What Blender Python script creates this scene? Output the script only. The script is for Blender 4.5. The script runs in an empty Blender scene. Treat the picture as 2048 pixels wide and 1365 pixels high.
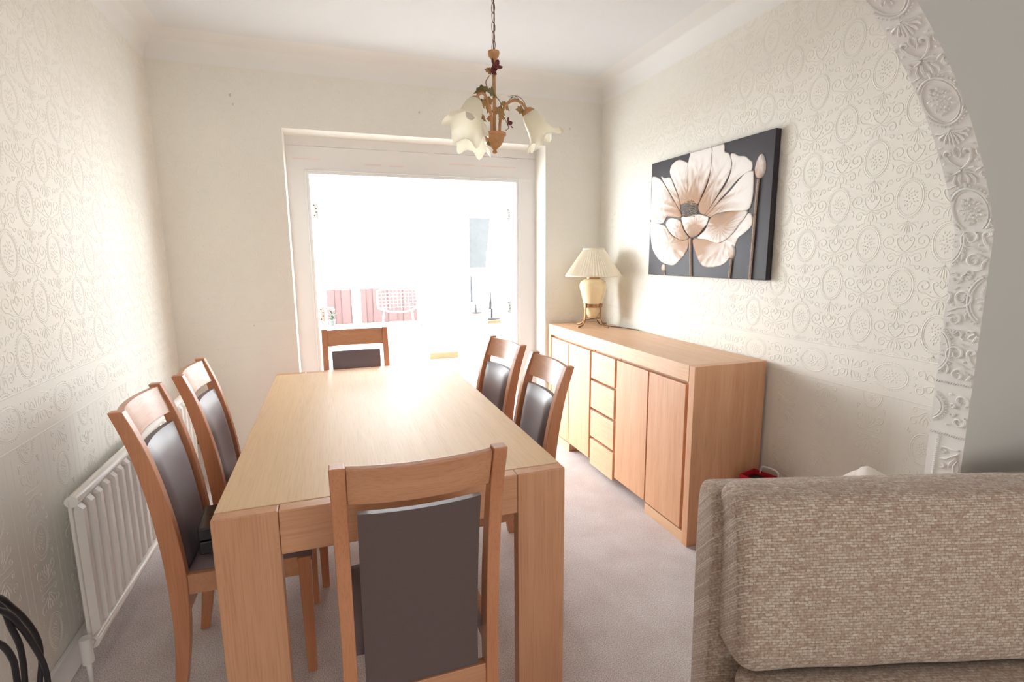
import bpy, math, random
import numpy as np
from mathutils import Vector, Matrix
random.seed(7)
scene = bpy.context.scene
col = scene.collection

# ------------------------------------------------------------------ camera
cam_d = bpy.data.cameras.new('camera')
cam_d.sensor_width = 36.0
cam_d.lens = 36.0 * 1033.0 / 2048.0
cam_d.clip_start = 0.02
cam = bpy.data.objects.new('camera', cam_d)
col.objects.link(cam)
scene.camera = cam
yaw, pitch, roll = math.radians(19.16), math.radians(9.265), math.radians(-0.419)
fwd = Vector((math.sin(yaw) * math.cos(pitch), math.cos(yaw) * math.cos(pitch), -math.sin(pitch)))
rgt = Vector((math.cos(yaw), -math.sin(yaw), 0))
upv = rgt.cross(fwd)
r2 = rgt * math.cos(roll) + upv * math.sin(roll)
u2 = -rgt * math.sin(roll) + upv * math.cos(roll)
cam.matrix_world = Matrix(((r2.x, u2.x, -fwd.x, 0), (r2.y, u2.y, -fwd.y, 0), (r2.z, u2.z, -fwd.z, 1.40), (0, 0, 0, 1)))

# ------------------------------------------------------------------ light
world = bpy.data.worlds.new('sky')
scene.world = world
world.use_nodes = True
bg = world.node_tree.nodes['Background']
bg.inputs[0].default_value = (0.97, 0.985, 1.0, 1)
bg.inputs[1].default_value = 33.0
scene.view_settings.view_transform = 'Standard'
scene.view_settings.look = 'None'
scene.view_settings.exposure = 0.2
scene.view_settings.gamma = 1.0
scene.view_settings.use_curve_mapping = False
cy = scene.cycles
cy.use_denoising = True
cy.max_bounces = 10
cy.diffuse_bounces = 6
cy.transparent_max_bounces = 16
cy.sample_clamp_indirect = 8.0
cy.caustics_reflective = False
cy.caustics_refractive = False


def area_light(name, loc, rot, sx, sy, power, color=(1, 1, 1), portal=False):
    d = bpy.data.lights.new(name, 'AREA')
    d.shape = 'RECTANGLE'
    d.size, d.size_y = sx, sy
    d.energy = power
    d.color = color
    d.cycles.is_portal = portal
    o = bpy.data.objects.new(name, d)
    col.objects.link(o)
    o.location = loc
    o.rotation_euler = rot
    return o


# daylight entering by the garden doors (sampling portal) ; an area light stands in for daylight at the living-room window behind the camera
area_light('door_portal', (0.637, 3.94, 1.0), (math.radians(-90), 0, 0), 1.48, 1.95, 1.0, portal=True)
area_light('living_window_daylight', (1.0, -3.42, 1.45), (math.radians(90), 0, 0), 2.2, 1.4, 48.0, (1.0, 0.99, 0.97))

# ------------------------------------------------------------------ helpers

def tag(o, label=None, cat=None, group=None, kind=None):
    if label: o['label'] = label
    if cat: o['category'] = cat
    if group: o['group'] = group
    if kind: o['kind'] = kind
    return o


def empty(name, loc=(0, 0, 0), rz=0.0):
    o = bpy.data.objects.new(name, None)
    o.empty_display_size = 0.1
    col.objects.link(o)
    o.location = loc
    o.rotation_euler = (0, 0, rz)
    return o


class MB:
    """collects vertices and faces, then links ONE mesh object"""

    def __init__(s):
        s.v, s.f = [], []

    def add(s, vs, fs):
        n = len(s.v)
        s.v += [tuple(p) for p in vs]
        s.f += [tuple(i + n for i in f) for f in fs]
        return s

    def box(s, x0, x1, y0, y1, z0, z1):
        v = [(x, y, z) for z in (z0, z1) for y in (y0, y1) for x in (x0, x1)]
        return s.add(v, [(0, 2, 3, 1), (4, 5, 7, 6), (0, 1, 5, 4), (2, 6, 7, 3), (0, 4, 6, 2), (1, 3, 7, 5)])

    def tube(s, pts, r, n=8, cap=True, closed=False, flat=1.0):
        P = [Vector(p) for p in pts]
        m = len(P)
        rr = r if isinstance(r, (list, tuple)) else [r] * m
        vs = []
        prev = None
        for i in range(m):
            if closed:
                t = P[(i + 1) % m] - P[i - 1]
            else:
                t = P[min(i + 1, m - 1)] - P[max(i - 1, 0)]
            t.normalize()
            if prev is None:
                a = Vector((0, 0, 1)) if abs(t.z) < 0.9 else Vector((1, 0, 0))
                nrm = (a - t * a.dot(t)).normalized()
            else:
                nrm = (prev - t * prev.dot(t)).normalized()
            prev = nrm
            b = t.cross(nrm)
            for k in range(n):
                a = 2 * math.pi * k / n
                vs.append(P[i] + nrm * (math.cos(a) * rr[i]) + b * (math.sin(a) * rr[i] * flat))
        fs = []
        for i in range(m if closed else m - 1):
            j = (i + 1) % m
            for k in range(n):
                k2 = (k + 1) % n
                fs.append((i * n + k, i * n + k2, j * n + k2, j * n + k))
        if cap and not closed:
            fs.append(tuple(range(n - 1, -1, -1)))
            fs.append(tuple((m - 1) * n + k for k in range(n)))
        return s.add(vs, fs)

    def lathe(s, prof, n=24, c=(0, 0, 0), close=True, wav=None):
        vs = []
        for i, (r, z) in enumerate(prof):
            for k in range(n):
                a = 2 * math.pi * k / n
                q, dz = r, 0.0
                if wav:
                    q, dz = wav(i, a, r)
                vs.append((c[0] + q * math.cos(a), c[1] + q * math.sin(a), c[2] + z + dz))
        fs = []
        for i in range(len(prof) - 1):
            for k in range(n):
                k2 = (k + 1) % n
                fs.append((i * n + k, i * n + k2, (i + 1) * n + k2, (i + 1) * n + k))
        if close:
            fs.append(tuple(range(n - 1, -1, -1)))
            fs.append(tuple((len(prof) - 1) * n + k for k in range(n)))
        return s.add(vs, fs)

    def sweep(s, secs):
        """secs: list of closed section loops (same length); capped"""
        n = len(secs[0])
        vs = [p for q in secs for p in q]
        fs = []
        for i in range(len(secs) - 1):
            for k in range(n):
                k2 = (k + 1) % n
                fs.append((i * n + k, i * n + k2, (i + 1) * n + k2, (i + 1) * n + k))
        fs.append(tuple(range(n - 1, -1, -1)))
        fs.append(tuple((len(secs) - 1) * n + k for k in range(n)))
        return s.add(vs, fs)

    def grid(s, rows):
        m, n = len(rows), len(rows[0])
        vs = [p for r in rows for p in r]
        fs = [(i * n + k, i * n + k + 1, (i + 1) * n + k + 1, (i + 1) * n + k) for i in range(m - 1) for k in range(n - 1)]
        return s.add(vs, fs)

    def xf(s, M):
        s.v = [tuple(M @ Vector(p)) for p in s.v]
        return s

    def mesh(s, name, mat, smooth=False, normals=True):
        me = bpy.data.meshes.new(name)
        me.from_pydata(s.v, [], s.f)
        if normals:
            import bmesh
            bm = bmesh.new()
            bm.from_mesh(me)
            bmesh.ops.recalc_face_normals(bm, faces=bm.faces)
            bm.to_mesh(me)
            bm.free()
        if smooth:
            me.polygons.foreach_set('use_smooth', [True] * len(me.polygons))
        if mat: me.materials.append(mat)
        return me

    def build(s, name, mat, parent=None, smooth=False, bevel=0.0, seg=2, normals=True, autosmooth=None, subsurf=0):
        o = bpy.data.objects.new(name, s.mesh(name, mat, smooth or bevel > 0 or bool(autosmooth), normals))
        col.objects.link(o)
        if parent: o.parent = parent
        if bevel > 0:
            m = o.modifiers.new('bevel', 'BEVEL')
            m.width, m.segments, m.limit_method = bevel, seg, 'ANGLE'
            m.angle_limit = math.radians(40)
            m.harden_normals = True
        elif autosmooth:
            o.data.set_sharp_from_angle(angle=math.radians(autosmooth))
        if subsurf:
            m = o.modifiers.new('sub', 'SUBSURF')
            m.levels = m.render_levels = subsurf
        return o


def place(me, name, parent=None, loc=(0, 0, 0), rot=(0, 0, 0), scale=(1, 1, 1)):
    o = bpy.data.objects.new(name, me)
    col.objects.link(o)
    o.parent = parent
    o.location, o.rotation_euler, o.scale = loc, rot, scale
    return o


def copy_tree(o, parent=None):
    c = o.copy()
    col.objects.link(c)
    c.parent = parent
    for ch in list(o.children):
        copy_tree(ch, c)
    return c


def bez(pts, n=6):
    """Catmull-Rom through points"""
    P = [Vector(p) for p in pts]
    out = []
    for i in range(len(P) - 1):
        p0 = P[max(i - 1, 0)]; p1 = P[i]; p2 = P[i + 1]; p3 = P[min(i + 2, len(P) - 1)]
        for k in range(n):
            t = k / n
            out.append(0.5 * ((2 * p1) + (p2 - p0) * t + (2 * p0 - 5 * p1 + 4 * p2 - p3) * t * t + (3 * p1 - p0 - 3 * p2 + p3) * t ** 3))
    out.append(P[-1])
    return out


# ------------------------------------------------------------------ materials
def new_mat(name):
    m = bpy.data.materials.new(name)
    m.use_nodes = True
    nt = m.node_tree
    b = nt.nodes['Principled BSDF']
    return m, nt, b


def lin(r, g, b):
    f = lambda c: (c / 255 / 12.92) if c / 255 <= 0.04045 else ((c / 255 + 0.055) / 1.055) ** 2.4
    return (f(r), f(g), f(b), 1)


def plain(name, c, rough=0.5, metal=0.0, spec=0.5, bump=None, var=0.0, varscale=20, trans=0.0, coat=0.0):
    m, nt, b = new_mat(name)
    b.inputs['Base Color'].default_value = c
    b.inputs['Roughness'].default_value = rough
    b.inputs['Metallic'].default_value = metal
    b.inputs['Specular IOR Level'].default_value = spec
    b.inputs['Coat Weight'].default_value = coat
    b.inputs['Coat Roughness'].default_value = 0.15
    tc = nt.nodes.new('ShaderNodeTexCoord')
    if var:
        nz = nt.nodes.new('ShaderNodeTexNoise')
        nz.inputs['Scale'].default_value = varscale
        nz.inputs['Detail'].default_value = 4
        nt.links.new(tc.outputs['Object'], nz.inputs['Vector'])
        r = nt.nodes.new('ShaderNodeValToRGB')
        r.color_ramp.elements[0].position, r.color_ramp.elements[1].position = 0.3, 0.7
        r.color_ramp.elements[0].color = tuple(x * (1 - var) for x in c[:3]) + (1,)
        r.color_ramp.elements[1].color = tuple(min(1, x * (1 + var)) for x in c[:3]) + (1,)
        nt.links.new(nz.outputs['Fac'], r.inputs['Fac'])
        nt.links.new(r.outputs['Color'], b.inputs['Base Color'])
    if bump:
        nz = nt.nodes.new('ShaderNodeTexNoise')
        nz.inputs['Scale'].default_value = bump[0]
        nz.inputs['Detail'].default_value = 3
        nt.links.new(tc.outputs['Object'], nz.inputs['Vector'])
        bp = nt.nodes.new('ShaderNodeBump')
        bp.inputs['Strength'].default_value = bump[1]
        bp.inputs['Distance'].default_value = bump[2]
        nt.links.new(nz.outputs['Fac'], bp.inputs['Height'])
        nt.links.new(bp.outputs['Normal'], b.inputs['Normal'])
    return m


def wood(name, c1, c2, axis, rough=0.42, spec=0.4, scale=1.0, bump=0.12, pore=0.0):
    """oak: long streaks and pores along `axis` of the thing's own coordinates"""
    m, nt, b = new_mat(name)
    L = nt.links.new
    tc = nt.nodes.new('ShaderNodeTexCoord')
    mp = nt.nodes.new('ShaderNodeMapping')
    s = [14.0 * scale] * 3
    s['xyz'.index(axis)] = 0.9 * scale
    mp.inputs['Scale'].default_value = s
    L(tc.outputs['Object'], mp.inputs['Vector'])
    n1 = nt.nodes.new('ShaderNodeTexNoise')
    n1.inputs['Scale'].default_value = 1.6
    n1.inputs['Detail'].default_value = 5
    n1.inputs['Distortion'].default_value = 0.8
    L(mp.outputs['Vector'], n1.inputs['Vector'])
    mp2 = nt.nodes.new('ShaderNodeMapping')
    s2 = [320.0 * scale] * 3
    s2['xyz'.index(axis)] = 7.0 * scale
    mp2.inputs['Scale'].default_value = s2
    L(tc.outputs['Object'], mp2.inputs['Vector'])
    n2 = nt.nodes.new('ShaderNodeTexNoise')
    n2.inputs['Scale'].default_value = 1.0
    n2.inputs['Detail'].default_value = 2
    L(mp2.outputs['Vector'], n2.inputs['Vector'])
    r1 = nt.nodes.new('ShaderNodeValToRGB')
    r1.color_ramp.elements[0].position, r1.color_ramp.elements[1].position = 0.32, 0.68
    r1.color_ramp.elements[0].color, r1.color_ramp.elements[1].color = c2, c1
    L(n1.outputs['Fac'], r1.inputs['Fac'])
    r2 = nt.nodes.new('ShaderNodeValToRGB')
    r2.color_ramp.elements[0].position, r2.color_ramp.elements[1].position = 0.33, 0.5
    r2.color_ramp.elements[0].color = (0.87 + pore, 0.84 + pore, 0.81 + pore, 1)
    r2.color_ramp.elements[1].color = (1, 1, 1, 1)
    L(n2.outputs['Fac'], r2.inputs['Fac'])
    mx = nt.nodes.new('ShaderNodeMix')
    mx.data_type, mx.blend_type = 'RGBA', 'MULTIPLY'
    mx.inputs['Factor'].default_value = 1.0
    L(r1.outputs['Color'], mx.inputs['A'])
    L(r2.outputs['Color'], mx.inputs['B'])
    L(mx.outputs['Result'], b.inputs['Base Color'])
    b.inputs['Roughness'].default_value = rough
    b.inputs['Specular IOR Level'].default_value = spec
    bp = nt.nodes.new('ShaderNodeBump')
    bp.inputs['Strength'].default_value = bump
    bp.inputs['Distance'].default_value = 0.001
    L(n2.outputs['Fac'], bp.inputs['Height'])
    L(bp.outputs['Normal'], b.inputs['Normal'])
    return m


def glass(name, tint=(1, 1, 1, 1), refl=0.06):
    m, nt, b = new_mat(name)
    nt.nodes.remove(b)
    t = nt.nodes.new('ShaderNodeBsdfTransparent')
    t.inputs['Color'].default_value = tint
    g = nt.nodes.new('ShaderNodeBsdfGlossy')
    g.inputs['Roughness'].default_value = 0.02
    mx = nt.nodes.new('ShaderNodeMixShader')
    mx.inputs[0].default_value = refl
    nt.links.new(t.outputs[0], mx.inputs[1])
    nt.links.new(g.outputs[0], mx.inputs[2])
    nt.links.new(mx.outputs[0], nt.nodes['Material Output'].inputs['Surface'])
    return m


def shade_glass(name, c, tr):
    """translucent diffusing shade (frosted glass, fabric)"""
    m, nt, b = new_mat(name)
    b.inputs['Base Color'].default_value = c
    b.inputs['Roughness'].default_value = 0.35
    t = nt.nodes.new('ShaderNodeBsdfTranslucent')
    t.inputs['Color'].default_value = c
    mx = nt.nodes.new('ShaderNodeMixShader')
    mx.inputs[0].default_value = tr
    nt.links.new(b.outputs[0], mx.inputs[1])
    nt.links.new(t.outputs[0], mx.inputs[2])
    nt.links.new(mx.outputs[0], nt.nodes['Material Output'].inputs['Surface'])
    return m


def ceiling_mat():
    m, nt, b = new_mat('ceiling_paper')
    L = nt.links.new
    b.inputs['Base Color'].default_value = CEIL
    b.inputs['Roughness'].default_value = 0.7
    tc = nt.nodes.new('ShaderNodeTexCoord')
    mp = nt.nodes.new('ShaderNodeMapping')
    mp.inputs['Scale'].default_value = (55, 32, 1)
    L(tc.outputs['Object'], mp.inputs['Vector'])
    v = nt.nodes.new('ShaderNodeTexBrick')
    v.inputs['Scale'].default_value = 1.0
    v.inputs['Mortar Size'].default_value = 0.12
    v.inputs['Mortar Smooth'].default_value = 1.0
    L(mp.outputs['Vector'], v.inputs['Vector'])
    bp = nt.nodes.new('ShaderNodeBump')
    bp.inputs['Strength'].default_value = 0.35
    bp.inputs['Distance'].default_value = 0.002
    bp.invert = True
    L(v.outputs['Fac'], bp.inputs['Height'])
    L(bp.outputs['Normal'], b.inputs['Normal'])
    return m


def carpet_mat():
    m, nt, b = new_mat('carpet_pile')
    L = nt.links.new
    tc = nt.nodes.new('ShaderNodeTexCoord')
    n1 = nt.nodes.new('ShaderNodeTexNoise')
    n1.inputs['Scale'].default_value = 280
    n1.inputs['Detail'].default_value = 2
    L(tc.outputs['Object'], n1.inputs['Vector'])
    n2 = nt.nodes.new('ShaderNodeTexNoise')
    n2.inputs['Scale'].default_value = 6
    n2.inputs['Detail'].default_value = 5
    L(tc.outputs['Object'], n2.inputs['Vector'])
    r1 = nt.nodes.new('ShaderNodeValToRGB')
    r1.color_ramp.elements[0].position, r1.color_ramp.elements[1].position = 0.3, 0.7
    r1.color_ramp.elements[0].color = CARPET_D
    r1.color_ramp.elements[1].color = CARPET_L
    L(n1.outputs['Fac'], r1.inputs['Fac'])
    r2 = nt.nodes.new('ShaderNodeValToRGB')
    r2.color_ramp.elements[0].position, r2.color_ramp.elements[1].position = 0.35, 0.65
    r2.color_ramp.elements[0].color = (0.90, 0.87, 0.86, 1)
    r2.color_ramp.elements[1].color = (1, 1, 1, 1)
    L(n2.outputs['Fac'], r2.inputs['Fac'])
    mx = nt.nodes.new('ShaderNodeMix')
    mx.data_type, mx.blend_type = 'RGBA', 'MULTIPLY'
    mx.inputs['Factor'].default_value = 1.0
    L(r1.outputs['Color'], mx.inputs['A'])
    L(r2.outputs['Color'], mx.inputs['B'])
    L(mx.outputs['Result'], b.inputs['Base Color'])
    b.inputs['Roughness'].default_value = 1.0
    b.inputs['Specular IOR Level'].default_value = 0.1
    bp = nt.nodes.new('ShaderNodeBump')
    bp.inputs['Strength'].default_value = 0.6
    bp.inputs['Distance'].default_value = 0.004
    L(n1.outputs['Fac'], bp.inputs['Height'])
    L(bp.outputs['Normal'], b.inputs['Normal'])
    return m


def weave_mat(name, dark, mid, light):
    """chunky woven sofa cloth, laid out along the sofa's own width and height"""
    m, nt, b = new_mat(name)
    L = nt.links.new
    tc = nt.nodes.new('ShaderNodeTexCoord')
    sx = nt.nodes.new('ShaderNodeSeparateXYZ')
    L(tc.outputs['Object'], sx.inputs[0])
    ad = nt.nodes.new('ShaderNodeMath')
    ad.operation = 'ADD'
    L(sx.outputs['Y'], ad.inputs[0])
    L(sx.outputs['Z'], ad.inputs[1])
    cb = nt.nodes.new('ShaderNodeCombineXYZ')
    L(sx.outputs['X'], cb.inputs[0])
    L(ad.outputs[0], cb.inputs[1])
    br = nt.nodes.new('ShaderNodeTexBrick')
    br.inputs['Scale'].default_value = 36.0
    br.inputs['Brick Width'].default_value = 0.62
    br.inputs['Row Height'].default_value = 0.27
    br.inputs['Mortar Size'].default_value = 0.035
    br.inputs['Mortar Smooth'].default_value = 0.6
    br.inputs['Bias'].default_value = -0.1
    br.inputs['Color1'].default_value = mid
    br.inputs['Color2'].default_value = light
    br.inputs['Mortar'].default_value = dark
    wn = nt.nodes.new('ShaderNodeTexNoise')
    wn.inputs['Scale'].default_value = 55
    L(tc.outputs['Object'], wn.inputs['Vector'])
    wm = nt.nodes.new('ShaderNodeVectorMath')
    wm.operation = 'MULTIPLY_ADD'
    wm.inputs[1].default_value = (0.012, 0.004, 0)
    L(wn.outputs['Color'], wm.inputs[0])
    L(cb.outputs[0], wm.inputs[2])
    L(wm.outputs[0], br.inputs['Vector'])
    nz = nt.nodes.new('ShaderNodeTexNoise')
    nz.inputs['Scale'].default_value = 160
    nz.inputs['Detail'].default_value = 2
    L(tc.outputs['Object'], nz.inputs['Vector'])
    r = nt.nodes.new('ShaderNodeValToRGB')
    r.color_ramp.elements[0].position, r.color_ramp.elements[1].position = 0.35, 0.65
    r.color_ramp.elements[0].color = (0.78, 0.70, 0.66, 1)
    r.color_ramp.elements[1].color = (1.1, 1.1, 1.1, 1)
    L(nz.outputs['Fac'], r.inputs['Fac'])
    mx = nt.nodes.new('ShaderNodeMix')
    mx.data_type, mx.blend_type = 'RGBA', 'MULTIPLY'
    mx.inputs['Factor'].default_value = 1.0
    L(br.outputs['Color'], mx.inputs['A'])
    L(r.outputs['Color'], mx.inputs['B'])
    L(mx.outputs['Result'], b.inputs['Base Color'])
    b.inputs['Roughness'].default_value = 0.95
    b.inputs['Specular IOR Level'].default_value = 0.15
    b.inputs['Sheen Weight'].default_value = 0.2
    bp = nt.nodes.new('ShaderNodeBump')
    bp.inputs['Strength'].default_value = 0.7
    bp.inputs['Distance'].default_value = 0.002
    bp.invert = True
    L(br.outputs['Fac'], bp.inputs['Height'])
    L(bp.outputs['Normal'], b.inputs['Normal'])
    return m


def vcol_mat(name, rough=0.6):
    m, nt, b = new_mat(name)
    a = nt.nodes.new('ShaderNodeVertexColor')
    a.layer_name = 'paint'
    tc = nt.nodes.new('ShaderNodeTexCoord')
    nz = nt.nodes.new('ShaderNodeTexNoise')
    nz.inputs['Scale'].default_value = 45
    nz.inputs['Detail'].default_value = 5
    nz.inputs['Distortion'].default_value = 1.5
    nt.links.new(tc.outputs['Object'], nz.inputs['Vector'])
    bp = nt.nodes.new('ShaderNodeBump')
    bp.inputs['Strength'].default_value = 0.35
    bp.inputs['Distance'].default_value = 0.003
    nt.links.new(nz.outputs['Fac'], bp.inputs['Height'])
    nt.links.new(bp.outputs['Normal'], b.inputs['Normal'])
    nt.links.new(a.outputs['Color'], b.inputs['Base Color'])
    b.inputs['Roughness'].default_value = rough
    return m


CEIL = (0.80, 0.81, 0.82, 1)
CARPET_D = lin(172, 160, 158)
CARPET_L = lin(246, 240, 239)
M = {}
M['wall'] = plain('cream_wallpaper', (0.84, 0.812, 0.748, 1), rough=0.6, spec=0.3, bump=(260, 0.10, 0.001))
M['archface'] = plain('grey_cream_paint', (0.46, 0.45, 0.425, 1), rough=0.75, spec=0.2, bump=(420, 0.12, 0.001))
M['jamb'] = plain('arch_paper_paint', (0.80, 0.79, 0.77, 1), rough=0.42, spec=0.4)
M['cove'] = plain('cove_white', (0.85, 0.84, 0.82, 1), rough=0.7, spec=0.3)
M['ceil'] = ceiling_mat()
M['carpet'] = carpet_mat()
M['gloss'] = plain('white_gloss_paint', (0.84, 0.84, 0.83, 1), rough=0.25, spec=0.5)
M['infill'] = plain('undercoat_board', (0.80, 0.785, 0.775, 1), rough=0.6, spec=0.3)
M['pink'] = plain('pink_filler', (0.82, 0.66, 0.63, 1), rough=0.8)
M['upvc'] = plain('white_upvc', (0.88, 0.88, 0.88, 1), rough=0.3)
M['poly'] = glass('polycarbonate', (0.42, 0.43, 0.44, 1), 0.05)
M['glass'] = glass('clear_glass', (0.97, 0.985, 0.985, 1), 0.003)
M['opaque'] = plain('opaque_white_pane', (0.8, 0.8, 0.78, 1), rough=0.9)  # unseen opaque panes, added to keep sky light out of the living end
M['steel'] = plain('brushed_steel', (0.62, 0.62, 0.60, 1), rough=0.35, metal=1.0)
M['brass'] = plain('brass', (0.80, 0.58, 0.22, 1), rough=0.3, metal=1.0)
OL, OD = lin(205, 158, 116), lin(184, 134, 92)
M['top_y'] = wood('oak_table_top', lin(222, 190, 152), lin(217, 184, 144), 'y', rough=0.52, spec=0.30, pore=0.06)
M['oak_x'] = wood('oak_x', lin(204, 154, 119), lin(196, 144, 109), 'x')
M['oak_y'] = wood('oak_y', lin(204, 154, 119), lin(196, 144, 109), 'y')
M['oak_z'] = wood('oak_z', lin(204, 154, 119), lin(196, 144, 109), 'z')
M['sb_z'] = wood('sideboard_oak_upright', lin(216, 168, 132), lin(207, 155, 118), 'z', rough=0.42)
M['sb_y'] = wood('sideboard_oak_long', lin(220, 182, 148), lin(212, 170, 134), 'y', rough=0.42)
M['chair_z'] = wood('chair_oak_upright', lin(194, 135, 99), lin(182, 121, 86), 'z', rough=0.33, spec=0.5)
M['chair_x'] = wood('chair_oak_cross', lin(198, 146, 112), lin(186, 132, 98), 'x', rough=0.33, spec=0.5)
M['leather'] = plain('brown_leather', lin(112, 97, 100), rough=0.45, spec=0.55, bump=(350, 0.15, 0.0006))
M['cloth'] = plain('dark_brown_backing', lin(98, 84, 82), rough=0.85, spec=0.2, bump=(700, 0.2, 0.0005), var=0.08, varscale=500)
M['weave'] = weave_mat('sofa_weave', lin(164, 148, 136), lin(172, 151, 136), lin(198, 187, 173))
M['rad'] = plain('radiator_enamel', (0.85, 0.83, 0.79, 1), rough=0.2, spec=0.6)
M['black'] = plain('black_plastic', (0.012, 0.011, 0.013, 1), rough=0.4)
M['blackgloss'] = plain('black_patent', (0.01, 0.01, 0.012, 1), rough=0.15, spec=0.6)
M['cable'] = plain('black_cable', (0.02, 0.017, 0.022, 1), rough=0.45)
M['white'] = plain('white_plastic', (0.82, 0.82, 0.80, 1), rough=0.3)
M['terra'] = plain('rust_painted_metal', lin(184, 134, 90), rough=0.5, var=0.15, varscale=60)
M['leafm'] = plain('olive_painted_leaf', lin(122, 112, 70), rough=0.5, var=0.25, varscale=60)
M['leafb'] = plain('tan_painted_leaf', lin(158, 124, 72), rough=0.5, var=0.2, varscale=60)
M['rose'] = plain('dark_red_painted_petal', lin(104, 40, 42), rough=0.45, var=0.2, varscale=80)
M['chain'] = plain('bronze_chain', lin(120, 88, 62), rough=0.45, metal=0.6)
M['frost'] = shade_glass('cream_frosted_glass', lin(244, 240, 222), 0.45)
M['pleat'] = shade_glass('ivory_pleated_fabric', lin(248, 242, 228), 0.30)
M['ceramic'] = plain('cream_glazed_ceramic', lin(236, 216, 176), rough=0.12, spec=0.6, coat=0.5)
M['bronze'] = plain('antique_bronze', lin(150, 112, 76), rough=0.38, metal=0.75)
M['canvas'] = plain('black_canvas', lin(56, 52, 57), rough=0.5, bump=(500, 0.2, 0.0006), spec=0.22)
M['paint'] = vcol_mat('petal_paint')
M['copper'] = plain('copper_line_paint', lin(222, 200, 184), rough=0.45, metal=0.0, var=0.25, varscale=90)
M['seed'] = plain('pale_bead_paint', lin(216, 204, 192), rough=0.5, var=0.2, varscale=200)
M['red'] = plain('red_cloth', lin(186, 22, 40), rough=0.6)
M['linen'] = plain('white_cotton', lin(238, 228, 222), rough=0.8, bump=(120, 0.25, 0.002))
M['fence'] = plain('red_fence_timber', (0.040, 0.0180, 0.0165, 1), rough=0.8, var=0.15, varscale=8)
M['patio'] = plain('pale_paving', (0.16, 0.14, 0.12, 1), rough=0.9, var=0.1, varscale=4)
M['tilefloor'] = plain('pale_floor_tile', (0.72, 0.72, 0.72, 1), rough=0.3)
M['plank'] = wood('pine_board', lin(128, 88, 58), lin(116, 76, 48), 'x')
M['green'] = plain('green_leaf', (0.012, 0.030, 0.008, 1), rough=0.6)
M['pot'] = plain('glazed_pot', (0.05, 0.05, 0.042, 1), rough=0.4)
M['greyblind'] = plain('grey_blind', (0.030, 0.029, 0.030, 1), rough=0.7)
M['screen'] = plain('dark_screen', (0.012, 0.012, 0.02, 1), rough=0.3)
M['lilac'] = plain('lilac_back', (0.022, 0.021, 0.032, 1), rough=0.5)
M['wire'] = plain('white_wire', (0.8, 0.8, 0.82, 1), rough=0.4)
M['stain'] = plain('old_filler_mark', (0.62, 0.57, 0.49, 1), rough=0.8)

# ------------------------------------------------------------------ the room shell
XL, XR, YB, ZC, ZW = -0.92, 1.99, 3.63, 2.65, 2.52
YN, YF, XJ = 0.884, 0.975, 1.64          # arch: near face, far face, right jamb


def struct(name, mb, mat, parent=None, **k):
    o = mb.build(name, mat, parent, **k)
    if parent is None: o['kind'] = 'structure'
    return o


struct('floor', MB().box(XL, 3.2, -3.5, 3.9, -0.06, 0), M['carpet'])
wall_left = struct('wall_left', MB().box(XL - 0.1, XL, -3.5, 3.87, -0.05, 2.7), M['wall'])
wall_right = struct('wall_right', MB().box(XR, XR + 0.1, YF, 3.87, -0.05, 2.7), M['wall'])
DL, DR, DT = -0.232, 1.530, 2.195         # plaster reveal round the garden doors
wall_back = struct('wall_back', MB().box(XL, DL, YB, 3.87, -0.05, 2.7).box(DR, XR, YB, 3.87, -0.05, 2.7).box(DL, DR, YB, 3.87, DT, 2.7), M['wall'])
struct('ceiling', MB().box(XL, 3.2, -3.5, 3.87, ZC, ZC + 0.05), M['ceil'])

# cove between walls and ceiling, mitred round the dining end
sec = []
R = 0.13
for k in range(13):
    a = math.pi / 2 * k / 12
    sec.append((R - R * math.cos(a), R * math.sin(a)))       # distance from wall, height above ZW
path = [((XL, YF), (1, 0)), ((XL, YB), (1, -1)), ((XR, YB), (-1, -1)), ((XR, YF), (-1, 0))]
rows = []
for (px, py), (ox, oy) in path:
    d = [(R, 0)][0]
    rows.append([(px + ox * dd, py + oy * dd, ZW + hh) for dd, hh in sec])
struct('trim_1', MB().grid(rows), M['cove'], smooth=True, autosmooth=50)

# wall with the arch between dining end and living end
ARC_C, ARC_Z, ARC_R = 0.54, 1.0077, 1.1894
XJL = XL
a0 = math.asin((1.46 - ARC_Z) / ARC_R)
arc_r = [(ARC_C - ARC_R * math.cos(a0 + (math.pi - 2 * a0) * k / 64), ARC_Z + ARC_R * math.sin(a0 + (math.pi - 2 * a0) * k / 64)) for k in range(32, 65)]
arc = [(ARC_C - (ARC_C - XL) * math.cos(math.pi / 2 * k / 31.0), 1.90 + (ARC_Z + ARC_R - 1.90) * math.sin(math.pi / 2 * k / 31.0)) for k in range(32)][:-1] + arc_r
arc[0] = (XL, 1.90)
mb = MB()
for y in (YN, YF):
    v, f = [], []
    for (x, z) in arc: v += [(x, y, z), (x, y, ZC)]
    f += [(2 * i, 2 * i + 2, 2 * i + 3, 2 * i + 1) for i in range(len(arc) - 1)]
    n = len(v)
    v += [(XJ, y, -0.05), (3.2, y, -0.05), (3.2, y, ZC), (XJ, y, ZC)]
    f += [(n, n + 1, n + 2, n + 3)]
    mb.add(v, f)
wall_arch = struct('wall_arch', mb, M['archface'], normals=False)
ring = arc + [(XJ, -0.05)]
mb = MB().grid([[(x, YN, z) for x, z in ring], [(x, YF, z) for x, z in ring]])
jamb = mb.build('arch_soffit', M['jamb'], wall_arch, smooth=True, autosmooth=25)
jamb['label'] = 'white embossed paper lining the inside of the arch'

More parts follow.
